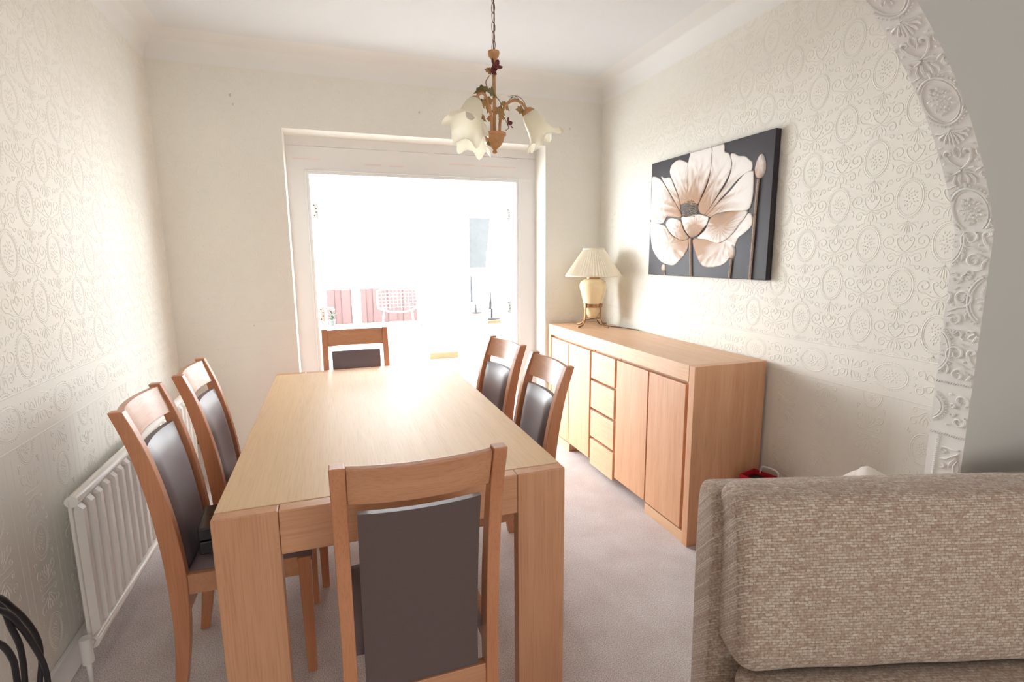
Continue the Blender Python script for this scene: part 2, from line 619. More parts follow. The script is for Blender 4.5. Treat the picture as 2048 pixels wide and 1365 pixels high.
# living end behind the camera, with its window
mb = MB().box(XL - 0.1, 3.3, -3.6, -3.5, -0.05, 0.75).box(XL - 0.1, 3.3, -3.6, -3.5, 2.15, 2.7)
mb.box(XL - 0.1, -0.1, -3.6, -3.5, 0.75, 2.15).box(2.1, 3.3, -3.6, -3.5, 0.75, 2.15)
struct('wall_rear', mb, M['wall'])
struct('wall_side', MB().box(3.2, 3.3, -3.5, YF, -0.05, 2.7), M['wall'])
win = struct('window_1', MB().box(-0.1, 2.1, -3.58, -3.52, 0.75, 0.81).box(-0.1, 2.1, -3.58, -3.52, 2.09, 2.15).box(-0.1, -0.04, -3.58, -3.52, 0.81, 2.09).box(2.04, 2.1, -3.58, -3.52, 0.81, 2.09).box(0.97, 1.03, -3.58, -3.52, 0.81, 2.09), M['upvc'])
for x0, x1 in ((-0.04, 0.97), (1.03, 2.04)):
    MB().box(x0, x1, -3.556, -3.544, 0.81, 2.09).build('pane', M['opaque'], win)  # opaque, blocks the sky; only the area light in front serves as daylight

# baseboards
def base(name, x0, x1, y0, y1):
    struct(name, MB().box(x0, x1, y0, y1, 0, 0.105), M['gloss'], bevel=0.005)
base('baseboard_left', XL, XL + 0.016, YF, YB)
base('baseboard_back', XL + 0.016, DL, YB - 0.016, YB)
base('baseboard_back.001', DR, XR - 0.016, YB - 0.016, YB)
base('baseboard_right', XR - 0.016, XR, YF, YB)

# ---- embossed wallpaper relief (real raised geometry, welded into one skin per wall)
class Relief:
    def __init__(s):
        s.V, s.F, s.n = [], [], 0

    def stroke(s, pts, w, h, taper=False, closed=False):
        P = np.array(pts, float)
        if closed:
            T = np.roll(P, -1, 0) - np.roll(P, 1, 0)
        else:
            T = np.gradient(P, axis=0)
        T /= np.maximum(np.linalg.norm(T, axis=1, keepdims=True), 1e-9)
        N = np.stack([-T[:, 1], T[:, 0]], 1)
        m = len(P)
        ww = np.full(m, w)
        if taper:
            t = np.linspace(0, 1, m)
            ww = w * (0.35 + 0.65 * np.sin(np.pi * np.clip(t * 0.85 + 0.12, 0, 1)))
        v = np.zeros((m, 4, 3))
        for k, (q, hh) in enumerate(((-0.5, 0), (-0.22, 1), (0.22, 1), (0.5, 0))):
            v[:, k, :2] = P + N * (ww * q)[:, None]
            v[:, k, 2] = hh * h
        s.V.append(v.reshape(-1, 3))
        for i in range(m if closed else m - 1):
            j = (i + 1) % m
            for k in range(3):
                s.F.append((s.n + i * 4 + k, s.n + i * 4 + k + 1, s.n + j * 4 + k + 1, s.n + j * 4 + k))
        s.n += m * 4
        return s

    def blob(s, cx, cy_, rx, ry, h, ang=0.0, n=6):
        v = np.zeros((2 * n, 3))
        for k in range(n):
            a = 2 * math.pi * k / n
            for lv, (sc, hh) in enumerate(((1, 0), (0.6, 1))):
                x, y = rx * sc * math.cos(a), ry * sc * math.sin(a)
                v[lv * n + k] = (cx + x * math.cos(ang) - y * math.sin(ang), cy_ + x * math.sin(ang) + y * math.cos(ang), hh * h)
        s.V.append(v)
        for k in range(n):
            k2 = (k + 1) % n
            s.F.append((s.n + k, s.n + k2, s.n + n + k2, s.n + n + k))
        s.F.append(tuple(s.n + n + k for k in range(n)) if n == 4 else (s.n + n, s.n + n + 1, s.n + n + 2, s.n + n + 3))
        if n == 6: s.F.append((s.n + n, s.n + n + 3, s.n + n + 4, s.n + n + 5))
        s.n += 2 * n
        return s

    def arrays(s):
        return np.concatenate(s.V), np.array(s.F)


def spiral(cx, cy_, r0, r1, a0_, a1, n=16):
    t = np.linspace(0, 1, n)
    r = r0 + (r1 - r0) * t
    a = np.radians(a0_ + (a1 - a0_) * t)
    return np.stack([cx + r * np.cos(a), cy_ + r * np.sin(a)], 1)


def ellipse(cx, cy_, rx, ry, n=36):
    a = np.linspace(0, 2 * np.pi, n, endpoint=False)
    return np.stack([cx + rx * np.cos(a), cy_ + ry * np.sin(a)], 1)


mm = 0.001
HR = 2.1 * mm
rng = random.Random(3)


def cartouche(rl, cx, cy_, rx, ry, bx, by):
    """oval frame with beads and a bouquet in it (metres)"""
    rl.stroke(ellipse(cx, cy_, rx, ry), 6 * mm, HR * 1.1, closed=True)
    rl.stroke(ellipse(cx, cy_, rx - 6.5 * mm, ry - 6.5 * mm, 32), 3 * mm, HR * 0.8, closed=True)
    nb = 40
    for k in range(nb):
        a = 2 * math.pi * k / nb
        rl.blob(cx + (rx + 6.5 * mm) * math.cos(a), cy_ + (ry + 6.5 * mm) * math.sin(a), 2.6 * mm, 2.6 * mm, HR, n=4)
    for k in range(26):
        a = k * 2.4
        q = math.sqrt((k + 0.5) / 26)
        x, y = cx + bx * q * math.cos(a), cy_ + by * q * math.sin(a)
        if k < 12:
            rl.blob(x, y, 4.6 * mm, 3.4 * mm, HR * 1.1, a + 0.6)
        else:
            rl.blob(x, y, 6.0 * mm, 2.4 * mm, HR, math.atan2(y - cy_, x - cx) + rng.uniform(-0.5, 0.5))


def mir(pts, s):
    q = np.array(pts, float)
    q[:, 0] *= s
    return q


def motif_main():
    rl = Relief()
    cartouche(rl, 0, 0, 47 * mm, 65 * mm, 27 * mm, 38 * mm)
    for s in (-1, 1):
        st = lambda p, w, h=1.0, t=True: rl.stroke(mir(p, s) * mm, w * mm, HR * h, taper=t)
        # palmette under the oval
        for k, (ex, ey) in enumerate(((9, -122), (21, -116), (32, -106), (38, -92))):
            st([(2, -82), (ex * 0.5 + 2, -88 - (3 - k) * 4), (ex * 0.9, ey + 8), (ex, ey)], 6)
        # hooked scrolls meeting on the axis
        st(np.vstack([[(0, -190), (12, -182), (24, -168), (30, -152)], spiral(20, -146, 11, 3, -20, 300, 14)]), 6.5, 1.15)
        # great volutes either side
        st(np.vstack([[(4, -192), (28, -190), (52, -178)], spiral(58, -152, 26, 5, -75, 400, 30)]), 6.0, 1.15)
        st(np.vstack([[(2, -196), (20, -204)], spiral(46, -212, 19, 4, 160, -330, 26)]), 5.5, 1.1)
        # small curls in the corners next to the ovals
        st(np.vstack([[(44, -112), (52, -104)], spiral(64, -96, 14, 3, 220, -160, 18)]), 5)
        st(np.vstack([[(20, -236), (34, -240)], spiral(52, -244, 10, 2.5, 160, 480, 14)]), 4.5)
        # leaves
        st([(0, -160), (8, -150), (9, -140), (3, -130)], 5)
        st([(30, -126), (40, -128), (48, -122)], 6)
        st([(78, -186), (72, -198), (74, -212)], 6)
        st([(6, -204), (11, -218), (9, -232)], 7)
        st([(14, -206), (24, -222), (24, -234)], 6)
        rl.blob(s * 36 * mm, -172 * mm, 4 * mm, 4 * mm, HR)
    rl.blob(0, -79 * mm, 3.4 * mm, 3.4 * mm, HR * 1.2)
    rl.stroke(np.array([(0, -84), (0, -100), (0, -126)]) * mm, 7 * mm, HR * 1.2, taper=True)
    rl.stroke(np.array([(0, -228), (0, -236), (0, -246)]) * mm, 5 * mm, HR, taper=True)
    return rl.arrays()


def motif_dado():
    """one repeat (335 x 150 mm) of the border: lying oval and acanthus scrolls"""
    rl = Relief()
    cartouche(rl, 0, 0, 64 * mm, 47 * mm, 38 * mm, 26 * mm)
    for s in (-1, 1):
        for v in (-1, 1):
            def st(p, w, h=1.1):
                q = np.array(p, float) * mm
                q[:, 0] *= s
                q[:, 1] *= v
                rl.stroke(q, w * mm, HR * h, taper=True)
            st(np.vstack([[(160, 6), (138, 8), (118, 16)], spiral(104, 30, 18, 4, -40, 330, 20)]), 6.5)
            st([(150, 10), (146, 24), (136, 34)], 7)
            st([(160, 10), (160, 26), (154, 40)], 7)
            st([(128, 14), (126, 26), (134, 34)], 5)
            st(np.vstack([[(96, 10), (86, 6)], spiral(84, 14, 8, 2, -90, 230, 12)]), 5)
            st([(120, 46), (130, 50), (142, 50)], 5)
            rl.blob(s * 76 * mm, v * 44 * mm, 4 * mm, 4 * mm, HR)
    return rl.arrays()


def motif_panel(kind):
    """one upright panel repeat (200 x 320 mm) below the border, left edge = beaded strip"""
    rl = Relief()
    for x in (-16, 16):
        for k in range(58):
            rl.blob(x * mm, (-157 + k * 5.5) * mm, 1.9 * mm, 1.9 * mm, HR * 0.9, n=4)
    c = 100
    yo = 0 if kind else 160
    for y in (yo,):
        if True:
            cartouche(rl, c * mm, y * mm, 40 * mm, 56 * mm, 22 * mm, 32 * mm)
    for s in (-1, 1):
        for v in (-1, 1):
            def st(p, w, h=1.1):
                q = np.array(p, float)
                q[:, 0] = c + q[:, 0] * s
                q[:, 1] = yo - 160 + q[:, 1] * v
                q[:, 1] = np.where(q[:, 1] > 160, q[:, 1] - 320, q[:, 1])
                q[:, 1] = np.where(q[:, 1] < -160, q[:, 1] + 320, q[:, 1])
                if np.abs(np.diff(q[:, 1])).max() < 100: rl.stroke(q * mm, w * mm, HR * h, taper=True)
            st(np.vstack([[(0, 20), (14, 30), (30, 44)], spiral(38, 62, 18, 4, -110, 250, 18)]), 6)
            st(np.vstack([[(0, 8), (16, 12), (30, 10)], spiral(38, 20, 11, 3, -120, 260, 14)]), 5.5)
            st([(0, 40), (8, 56), (6, 74)], 6)
            st([(4, 30), (18, 52), (20, 66)], 5)
            st(np.vstack([[(52, 96), (56, 84)], spiral(50, 104, 8, 2, -60, 250, 12)]), 4.5)
    return rl.arrays()


MAIN, DADO, PAN0, PAN1 = motif_main(), motif_dado(), motif_panel(0), motif_panel(1)


def tile(motif, spots):
    V, F = motif
    vs = [V + np.array([u, v, 0]) for u, v in spots]
    fs = [F + i * len(V) for i in range(len(spots))]
    return np.concatenate(vs), np.concatenate(fs)


RS = 0.6


def skin(name, pieces, mapf, ok, mat, parent):
    V = np.concatenate([p[0] for p in pieces])
    off = np.cumsum([0] + [len(p[0]) for p in pieces])
    F = np.concatenate([p[1] + off[i] for i, p in enumerate(pieces)])
    keep = ok(V[:, 0], V[:, 1])
    F = F[keep[F].all(1)]
    used = np.unique(F)
    idx = np.zeros(len(V), np.int64)
    idx[used] = np.arange(len(used))
    F = idx[F]
    W = mapf(V[used])
    me = bpy.data.meshes.new(name)
    me.vertices.add(len(W))
    me.vertices.foreach_set('co', W.astype(np.float32).ravel())
    me.loops.add(F.size)
    me.loops.foreach_set('vertex_index', F.astype(np.int32).ravel())
    me.polygons.add(len(F))
    me.polygons.foreach_set('loop_start', np.arange(0, F.size, 4, dtype=np.int32))
    me.polygons.foreach_set('use_smooth', np.ones(len(F), bool))
    me.update(calc_edges=True)
    me.validate()
    me.materials.append(mat)
    o = bpy.data.objects.new(name, me)
    col.objects.link(o)
    o.parent = parent
    o['kind'] = 'stuff'
    return o


def lattice(u0, u1, z0, z1, pu, pv, ou, oz):
    """half-drop lattice of the main repeat"""
    out = []
    for j in range(-2, 14):
        z = oz + j * pv
        for i in range(-40, 40):
            u = ou + i * pu + (pu / 2 if j % 2 else 0)
            if u0 - 0.12 < u < u1 + 0.12 and z0 - 0.1 < z < z1 + 0.26: out.append((u, z))
    return out


def paper(parent, u0, u1, ou, od, op, zshift, mapf, hole=None, ztop=ZW, zbot=0.11):
    dl, dh = 0.862 + zshift, 1.018 + zshift
    P = []
    V, F = tile(MAIN, lattice(u0, u1, dh, ztop, 0.28, 0.159, ou, 1.121 + zshift))
    okm = lambda u, v: (u > u0) & (u < u1) & (v > dh) & (v < ztop)
    k = okm(V[:, 0], V[:, 1])
    P.append((V, F[k[F].all(1)]))
    V, F = tile(DADO, [(od + i * 0.335, (dl + dh) / 2) for i in range(-14, 15)])
    P.append((V, F))
    lines = Relief()
    for z in (dl, dh):
        lines.stroke([(u0 + (u1 - u0) * k / 60, z) for k in range(61)], 5 * mm, HR * 1.2)
    P.append(lines.arrays())
    for kind, mt in ((0, PAN0), (1, PAN1)):
        V, F = tile(mt, [(op + i * 0.2, dl - 0.165 - j * 0.32) for i in range(-20, 21) if i % 2 == kind for j in range(3)])
        k = V[:, 1] < dl - 0.004
        P.append((V, F[k[F].all(1)]))
    ok = lambda u, v: (u > u0) & (u < u1) & (v > zbot) & (v < ztop) & (True if hole is None else ~((u > hole[0]) & (u < hole[1]) & (v < hole[2])))
    return skin('embossed_pattern', P, mapf, ok, M['wall'], parent)


E_ = 0.0002
paper(wall_right, YF + 0.01, YB - 0.004, 1.481, 1.338, 1.30, 0.0, lambda V: np.stack([XR + E_ - V[:, 2] * RS, V[:, 0], V[:, 1]], 1))
paper(wall_left, 0.3, YB - 0.004, 2.008, 1.865, 1.83, -0.017, lambda V: np.stack([XL - E_ + V[:, 2] * RS, V[:, 0], V[:, 1]], 1))
paper(wall_back, XL + 0.004, XR - 0.004, 0.03, 0.1, 0.05, -0.017, lambda V: np.stack([V[:, 0], YB + E_ - V[:, 2] * 0.4, V[:, 1]], 1), hole=(DL - 0.01, DR + 0.01, DT + 0.01))

# the strip of the same paper that lines the arch: u across (near to far), v along jamb and curve
s0 = 1.46
ang0 = math.acos((XJ - ARC_C) / ARC_R)


def arch_map(V):
    u, v, h = V[:, 0], V[:, 1], V[:, 2] * 1.8
    a = ang0 + (v - s0) / ARC_R
    up = v > s0
    rr = ARC_R - h
    x = np.where(up, ARC_C + rr * np.cos(a), XJ - h)
    z = np.where(up, ARC_Z + rr * np.sin(a), v)
    return np.stack([x - 0.0 + (E_ if True else 0), YN + u, z], 1)


T = YF - YN
smax = s0 + ARC_R * (math.pi / 2 - ang0)
P = []
V, F = tile(MAIN, [(T * 0.52, s0 + 0.055 + k * 0.312) for k in range(0, 12)])
k_ = V[:, 1] > s0 + 0.002
P.append((V, F[k_[F].all(1)]))
V, F = tile(MAIN, [(T + 0.02, 1.43), (-0.008, 1.275), (-0.008, 1.593), (T + 0.02, 1.125), (-0.12, 1.43), (-0.12, 1.125)])
k_ = (V[:, 1] > 1.042) & (V[:, 1] < s0 - 0.002)
P.append((V, F[k_[F].all(1)]))
V, F = tile(DADO, [(T + 0.035, 0.962)])
P.append((V, F))
ln = Relief()
for z in (0.888, 1.038):
    for k in range(15):
        ln.blob(T * (k + 0.5) / 15, z, 2.2 * mm, 4.2 * mm, HR * 1.3, ang=0.4)
for k in range(130):
    ln.blob(T * 0.74, 0.11 + k * 0.006, 4.2 * mm, 2.4 * mm, HR * 1.3)
P.append(ln.arrays())
V, F = tile(PAN1, [(-0.03 - 0.1 + 0.04, 0.70), (-0.03 - 0.1 + 0.04, 0.38)])
k_ = (V[:, 1] < 0.884) & (V[:, 0] < T * 0.62)
P.append((V, F[k_[F].all(1)]))
o = skin('embossed_pattern', P, arch_map, lambda u, v: (u > 0.001) & (u < T - 0.001) & (v < smax), M['jamb'], wall_arch)

# ------------------------------------------------------------------ garden-door opening
Yd = 3.83
OLx, ORx, OTz = -0.115, 1.388, 1.975
tr = struct('trim_2', MB().box(OLx - 0.117, OLx, Yd, 3.87, 0, OTz), M['infill'])
MB().box(ORx, DR, Yd, 3.87, 0, OTz).build('board', M['infill'], tr)
MB().box(DL, DR, Yd - 0.001, 3.87, OTz, 2.133).build('board', M['infill'], tr)
MB().box(DL, DR, Yd + 0.002, 3.87, 2.136, DT).build('board', M['infill'], tr)
for x0, x1, z in ((-0.194, -0.02, 2.052), (0.27, 0.38, 2.034), (0.43, 0.53, 2.032), (0.86, 1.06, 2.066), (1.10, 1.37, 2.064)):
    MB().box(x0, x1, Yd - 0.0016, Yd, z - 0.004, z + 0.004).build('filler_smear', M['pink'], tr)
fr = struct('trim_3', MB().box(OLx, OLx + 0.018, Yd - 0.004, 3.95, 0, OTz).box(ORx - 0.018, ORx, Yd - 0.004, 3.95, 0, OTz).box(OLx + 0.018, ORx - 0.018, Yd - 0.004, 3.95, OTz - 0.018, OTz), M['gloss'], bevel=0.002)
MB().box(OLx - 0.010, OLx, Yd - 0.010, Yd, 0, OTz + 0.010).box(ORx, ORx + 0.010, Yd - 0.010, Yd, 0, OTz + 0.010).box(OLx, ORx, Yd - 0.010, Yd, OTz, OTz + 0.010).build('bead', M['gloss'], fr, bevel=0.003)


def leaf(name, loc, rz, sg, label):
    """glazed leaf hinged at its origin; sg = side towards which it has its thickness"""
    w, h, t, st = 0.735, 1.945, 0.04, 0.095
    d = empty(name, loc, rz)
    d['kind'] = 'structure'
    d['label'] = label
    y0, y1 = (0, t) if sg > 0 else (-t, 0)
    MB().box(0, st, y0, y1, 0.012, h).build('stile', M['gloss'], d, bevel=0.003)
    MB().box(w - st, w, y0, y1, 0.012, h).build('stile', M['gloss'], d, bevel=0.003)
    MB().box(st, w - st, y0, y1, h - 0.11, h).build('rail', M['gloss'], d, bevel=0.003)
    MB().box(st, w - st, y0, y1, 0.012, 0.23).build('rail', M['gloss'], d, bevel=0.003)
    z0, z1 = 0.23, h - 0.11
    xb, xt, bw = w - st - 0.17, st + 0.06, 0.06       # slanted bar: foot near the free edge, head near the hinge
    ym = (y0 + y1) / 2
    for nm, ya, yb, pts, mat in (('glazing_bar', y0 + 0.004, y1 - 0.004, [(xb, z0), (xb + bw, z0), (xt + bw, z1), (xt, z1)], M['gloss']),
                                 ('pane', ym - 0.003, ym + 0.003, [(st, z0), (xb, z0), (xt, z1), (st, z1)], M['glass']),
                                 ('pane', ym - 0.003, ym + 0.003, [(xb + bw, z0), (w - st, z0), (w - st, z1), (xt + bw, z1)], M['glass'])):
        MB().sweep([[(x, ya, z) for x, z in pts], [(x, yb, z) for x, z in pts]]).build(nm, mat, d)
    for s in (-1, 1):
        yy = y1 if s > 0 else y0
        hx = w - 0.05
        MB().tube([(hx, yy, 0.98), (hx, yy + s * 0.05, 0.98), (hx - 0.012, yy + s * 0.056, 0.98), (hx - 0.12, yy + s * 0.056, 0.98)], 0.009, 8).build('lever_handle', M['steel'], d, smooth=True)
    for z in (0.27, 1.0, 1.73):
        hg = MB().box(-0.003, 0.0, y0 + 0.004, y1 - 0.004, z - 0.05, z + 0.05).build('hinge', M['steel'], d)
        for q in (-0.035, -0.012, 0.012, 0.035):
            MB().lathe([(0.004, 0), (0.004, 0.001)], 8).xf(Matrix.Translation((-0.003, ym + (0.006 if abs(q) > 0.02 else -0.006), z + q)) @ Matrix.Rotation(-math.pi / 2, 4, 'Y')).build('screw', M['black'], hg)
    return d


leaf('door_1', (OLx + 0.020, 3.955, 0), math.radians(90), -1, 'white glazed door leaf folded back at the left of the opening')
leaf('door_2', (ORx - 0.020, 3.955, 0), math.radians(106), 1, 'white glazed door leaf with slanted glazing bar standing open at the right')

# ------------------------------------------------------------------ conservatory and garden beyond
CX0, CX1, CY1 = -1.3, 2.7, 7.07
struct('floor.001', MB().box(CX0, CX1, 3.9, CY1 + 0.1, -0.06, -0.001), M['tilefloor'])
struct('wall_far', MB().box(CX0, 1.13, CY1, CY1 + 0.1, -0.05, 0.50).box(1.16, CX1, CY1, CY1 + 0.1, -0.05, 2.2), M['upvc'])
struct('wall_far_left', MB().box(CX0 - 0.1, CX0, 3.87, CY1 + 0.1, -0.05, 0.5), M['upvc'])
struct('wall_far_right', MB().box(CX1, CX1 + 0.1, 3.87, CY1 + 0.1, -0.05, 0.9), M['upvc'])
struct('wall_house', MB().box(CX0 - 0.1, XL, 3.63, 3.87, -0.05, 2.9).box(XR, CX1 + 0.1, 3.63, 3.87, -0.05, 2.9).box(XL, XR, 3.70, 3.87, 2.7, 2.9), M['upvc'])


def glazed(name, pts, axis, c, z0, z1, th=0.06, pw=0.06):
    """row of posts with panes between; pts = post centres"""
    mb = MB()
    def bx(a0_, a1_, za, zb, t):
        return (a0_, a1_, c - t / 2, c + t / 2, za, zb) if axis == 'x' else (c - t / 2, c + t / 2, a0_, a1_, za, zb)
    for p, w in pts: mb.box(*bx(p - w / 2, p + w / 2, z0, z1, th))
    a, b = pts[0][0], pts[-1][0]
    mb.box(*bx(a, b, z1, z1 + 0.1, th)).box(*bx(a, b, z0 - 0.03, z0, th + 0.06))
    w_ = struct(name, mb, M['upvc'])
    for (p, w), (q, v) in zip(pts[:-1], pts[1:]):
        MB().box(*bx(p + w / 2, q - v / 2, z0, z1, 0.012)).build('pane', M['glass'], w_)
    return w_


glazed('window_2', [(-1.27, 0.06), (-0.66, 0.06), (-0.10, 0.06), (0.30, 0.11), (1.13, 0.06)], 'x', CY1 + 0.05, 0.53, 2.1)
glazed('window_3', [(3.9, 0.06), (4.7, 0.06), (5.5, 0.06), (6.3, 0.06), (7.1, 0.06)], 'y', CX0 - 0.05, 0.53, 2.1)
glazed('window_4', [(3.9, 0.06), (4.7, 0.06), (5.5, 0.06), (6.3, 0.06), (7.1, 0.06)], 'y', CX1 + 0.05, 0.93, 2.1)
hd = MB()
for x in (1.09,): hd.box(x - 0.012, x + 0.012, CY1 - 0.008, CY1, 0.84, 1.06)
hd.tube([(1.09, CY1 - 0.008, 1.0), (1.09, CY1 - 0.05, 1.0), (1.00, CY1 - 0.055, 1.0)], 0.010, 8)
hd.build('lever_handle', M['brass'], bpy.data.objects['window_2'])
rf = struct('ceiling.001', MB().box(CX0 - 0.1, CX1 + 0.1, 3.87, 3.95, 2.62, 2.72).box(CX0 - 0.1, CX1 + 0.1, CY1, CY1 + 0.1, 2.2, 2.28), M['upvc'])
rx = [CX0 - 0.05 + i * (CX1 - CX0 + 0.1) / 5 for i in range(6)]
for x in rx:
    MB().sweep([[(x - 0.03, y, z), (x + 0.03, y, z), (x + 0.03, y, z + 0.07), (x - 0.03, y, z + 0.07)] for y, z in ((3.92, 2.62), (CY1 + 0.08, 2.24))]).build('rafter', M['upvc'], rf)
for a, b in zip(rx[:-1], rx[1:]):
    MB().sweep([[(a + 0.03, y, z), (b - 0.03, y, z), (b - 0.03, y, z + 0.01), (a + 0.03, y, z + 0.01)] for y, z in ((3.95, 2.65), (CY1 + 0.06, 2.27))]).build('pane', M['poly'], rf)
tag(MB().box(-8, 9, CY1 + 0.1, 14, -0.12, -0.05).build('patio', M['patio']), kind='structure')
fence = empty('garden_fence', (0, 10, 0))
tag(fence, 'red-brown upright board fence at the end of the garden', 'fence')
bm_ = MB().box(-0.076, 0.076, 0, 0.02, -0.05, 0.835).mesh('fence_board', M['fence'])
for i in range(42):
    place(bm_, 'fence_board', fence, (-2.0 + i * 0.14, 0.0205 * (i % 2), 0))
for z in (0.15, 0.65):
    MB().box(-2.1, 3.9, 0.041, 0.08, z - 0.04, z + 0.04).build('fence_rail', M['fence'], fence)

# white wire chair outside
wc = empty('wire_garden_chair', (0.97, 8.25, -0.05), 0.05)
tag(wc, 'white wire-mesh garden chair outside in front of the fence', 'chair')
out = bez([(-0.30, 0.02, 0.68), (-0.31, 0.03, 0.90), (-0.24, 0.05, 0.955), (0, 0.06, 0.965), (0.24, 0.05, 0.955), (0.31, 0.03, 0.90), (0.30, 0.02, 0.68), (0.14, 0.0, 0.61), (0, 0, 0.60), (-0.14, 0, 0.61)], 6)
MB().tube(out[:-1], 0.014, 6, closed=True).build('back_frame', M['wire'], wc, smooth=True)
for i in range(9):
    x = -0.24 + i * 0.06
    MB().tube([(x, 0.0, 0.63 + 0.18 * abs(x)), (x, 0.05, 0.95)], 0.0018, 5).build('mesh_wire', M['wire'], wc)
for i in range(5):
    z = 0.68 + i * 0.055
    MB().tube([(-0.29, 0.02, z), (0, 0.035, z), (0.29, 0.02, z)], 0.0018, 5).build('mesh_wire', M['wire'], wc)
seat = bez([(-0.25, 0, 0.44), (-0.27, -0.25, 0.45), (-0.2, -0.46, 0.45), (0.2, -0.46, 0.45), (0.27, -0.25, 0.45), (0.25, 0, 0.44)], 5)
MB().tube(seat, 0.014, 6, closed=True).build('seat_frame', M['wire'], wc, smooth=True)
for i in range(7):
    x = -0.21 + i * 0.07
    MB().tube([(x, 0, 0.44), (x, -0.45, 0.45)], 0.0018, 5).build('mesh_wire', M['wire'], wc)
for s in (-1, 1):
    MB().tube([(s * 0.22, 0.0, 0.62), (s * 0.24, 0.02, 0.44), (s * 0.27, 0.10, 0.0)], 0.013, 6).build('leg', M['wire'], wc, smooth=True)
    MB().tube([(s * 0.22, -0.42, 0.45), (s * 0.26, -0.48, 0.0)], 0.013, 6).build('leg', M['wire'], wc, smooth=True)

# pot plant on the conservatory sill
pp = empty('potted_plant', (-0.015, CY1 - 0.005, 0.53))
tag(pp, 'small leafy plant in a mottled pot on the far window sill', 'plant')
MB().lathe([(0.03, 0), (0.042, 0.07), (0.045, 0.075), (0.04, 0.075)], 14).build('pot', M['pot'], pp, smooth=True, autosmooth=40)
fl = MB()
for i in range(16):
    a = i * 2.4
    h = 0.10 + 0.012 * (i % 9)
    r_ = 0.02 + 0.004 * (i % 7)
    c0 = Vector((r_ * math.cos(a), r_ * math.sin(a), h))
    t = Vector((-math.sin(a), math.cos(a), 0)) * 0.014
    o2 = Vector((math.cos(a), math.sin(a), 0.7)) * 0.03
    fl.add([c0 - o2, c0 + t, c0 + o2, c0 - t, c0 + Vector((0, 0, 0.004))], [(0, 1, 4), (1, 2, 4), (2, 3, 4), (3, 0, 4)])
    fl.tube([(0, 0, 0.06), c0], 0.0015, 4)
fl.build('foliage', M['green'], pp)

tag(MB().box(1.24, 1.74, CY1 - 0.05, CY1 - 0.002, 0, 0.085).build('pine_board', M['plank'], None, bevel=0.004), 'orange pine board lying along the foot of the far wall', 'board')
tag(MB().box(1.80, 2.16, CY1 - 0.03, CY1 - 0.002, 1.25, 1.93).build('wall_blind', M['greyblind'], None, bevel=0.004), 'pale grey panel hung on the far conservatory wall', 'panel')
dk = empty('desk', (1.42, 4.95, 0))
tag(dk, 'pale wooden desk in the conservatory behind the open door', 'desk')
MB().box(0, 0.62, 0, 1.3, 0.735, 0.765).build('desk_top', M['plank'], dk, bevel=0.004)
for x in (0.03, 0.55):
    for y in (0.03, 1.23):
        MB().box(x, x + 0.045, y, y + 0.045, 0, 0.735).build('leg', M['white'], dk)
for nm, lb, x, y, rz, w, mat in (('computer_monitor', 'dark monitor on a round black foot on the desk', 1.56, 5.12, 1.15, 0.40, M['screen']), ('computer_monitor', 'lilac-grey monitor standing at the back of the desk', 1.56, 5.75, 0.95, 0.34, M['lilac'])):
    mo = empty(nm, (x, y, 0.765), rz)
    tag(mo, lb, 'monitor', 'monitors on the conservatory desk')
    MB().lathe([(0.09, 0), (0.09, 0.008), (0.02, 0.014)], 20).build('foot', M['black'], mo, smooth=True, autosmooth=40)
    MB().box(-0.02, 0.02, -0.008, 0.008, 0.012, 0.2).build('stand', M['black'], mo)
    MB().box(-w / 2, w / 2, -0.018, 0.006, 0.12, 0.43).build('housing', M['black'], mo, bevel=0.004)
    MB().box(-w / 2 + 0.012, w / 2 - 0.012, -0.021, -0.018, 0.135, 0.418).build('screen', mat, mo)

# ------------------------------------------------------------------ dining table
TX0, TX1, TY0, TY1, TZ = -0.319, 0.645, 1.367, 3.115, 0.76
tb = empty('dining_table', ((TX0 + TX1) / 2, (TY0 + TY1) / 2, 0))
tag(tb, 'long light-oak dining table with thick slab legs in the middle of the room', 'table')
hw, hl = (TX1 - TX0) / 2, (TY1 - TY0) / 2
MB().box(-hw, hw, -hl + 0.0445, hl - 0.0445, TZ - 0.05, TZ).build('table_top', M['top_y'], tb, bevel=0.003)
for sy in (-1, 1):
    a, b = sorted((sy * hl, sy * (hl - 0.043)))
    for sx in (-1, 1):
        c, d = sorted((sx * hw, sx * (hw - 0.1545)))
        c2, d2 = sorted((sx * (hw - 0.002), sx * (hw - 0.1545)))
        MB().sweep([[(c, a, z), (d, a, z), (d, b, z), (c, b, z)] for z in (0, TZ - 0.0005)]).build('leg', M['oak_z'], tb, bevel=0.004)
    MB().box(-hw + 0.1555, hw - 0.1555, a, b, TZ - 0.122, TZ - 0.0005).build('end_rail', M['oak_x'], tb, bevel=0.003)
for sx in (-1, 1):
    c, d = sorted((sx * (hw - 0.03), sx * (hw - 0.055)))
    MB().box(c, d, -hl + 0.0445, hl - 0.0445, TZ - 0.12, TZ - 0.05).build('side_rail', M['oak_y'], tb)

# ------------------------------------------------------------------ dining chairs
def interp(tab, z):
    for (z0, a), (z1, b) in zip(tab[:-1], tab[1:]):
        if z <= z1:
            t = (z - z0) / (z1 - z0)
            return a + (b - a) * t
    return tab[-1][1]


# back line of the rear posts (y against z), front is +y
POSTC = [tuple(p) for p in bez([(0, -0.192, 0), (0.2, -0.166, 0), (0.40, -0.160, 0), (0.55, -0.170, 0), (0.70, -0.190, 0), (0.85, -0.222, 0), (0.97, -0.262, 0)], 6)]
POSTC = [(p[0], p[1]) for p in POSTC]
PD = [(0, 0.030), (0.2, 0.042), (0.42, 0.055), (0.6, 0.052), (0.8, 0.044), (0.98, 0.036)]
WC = 0.195


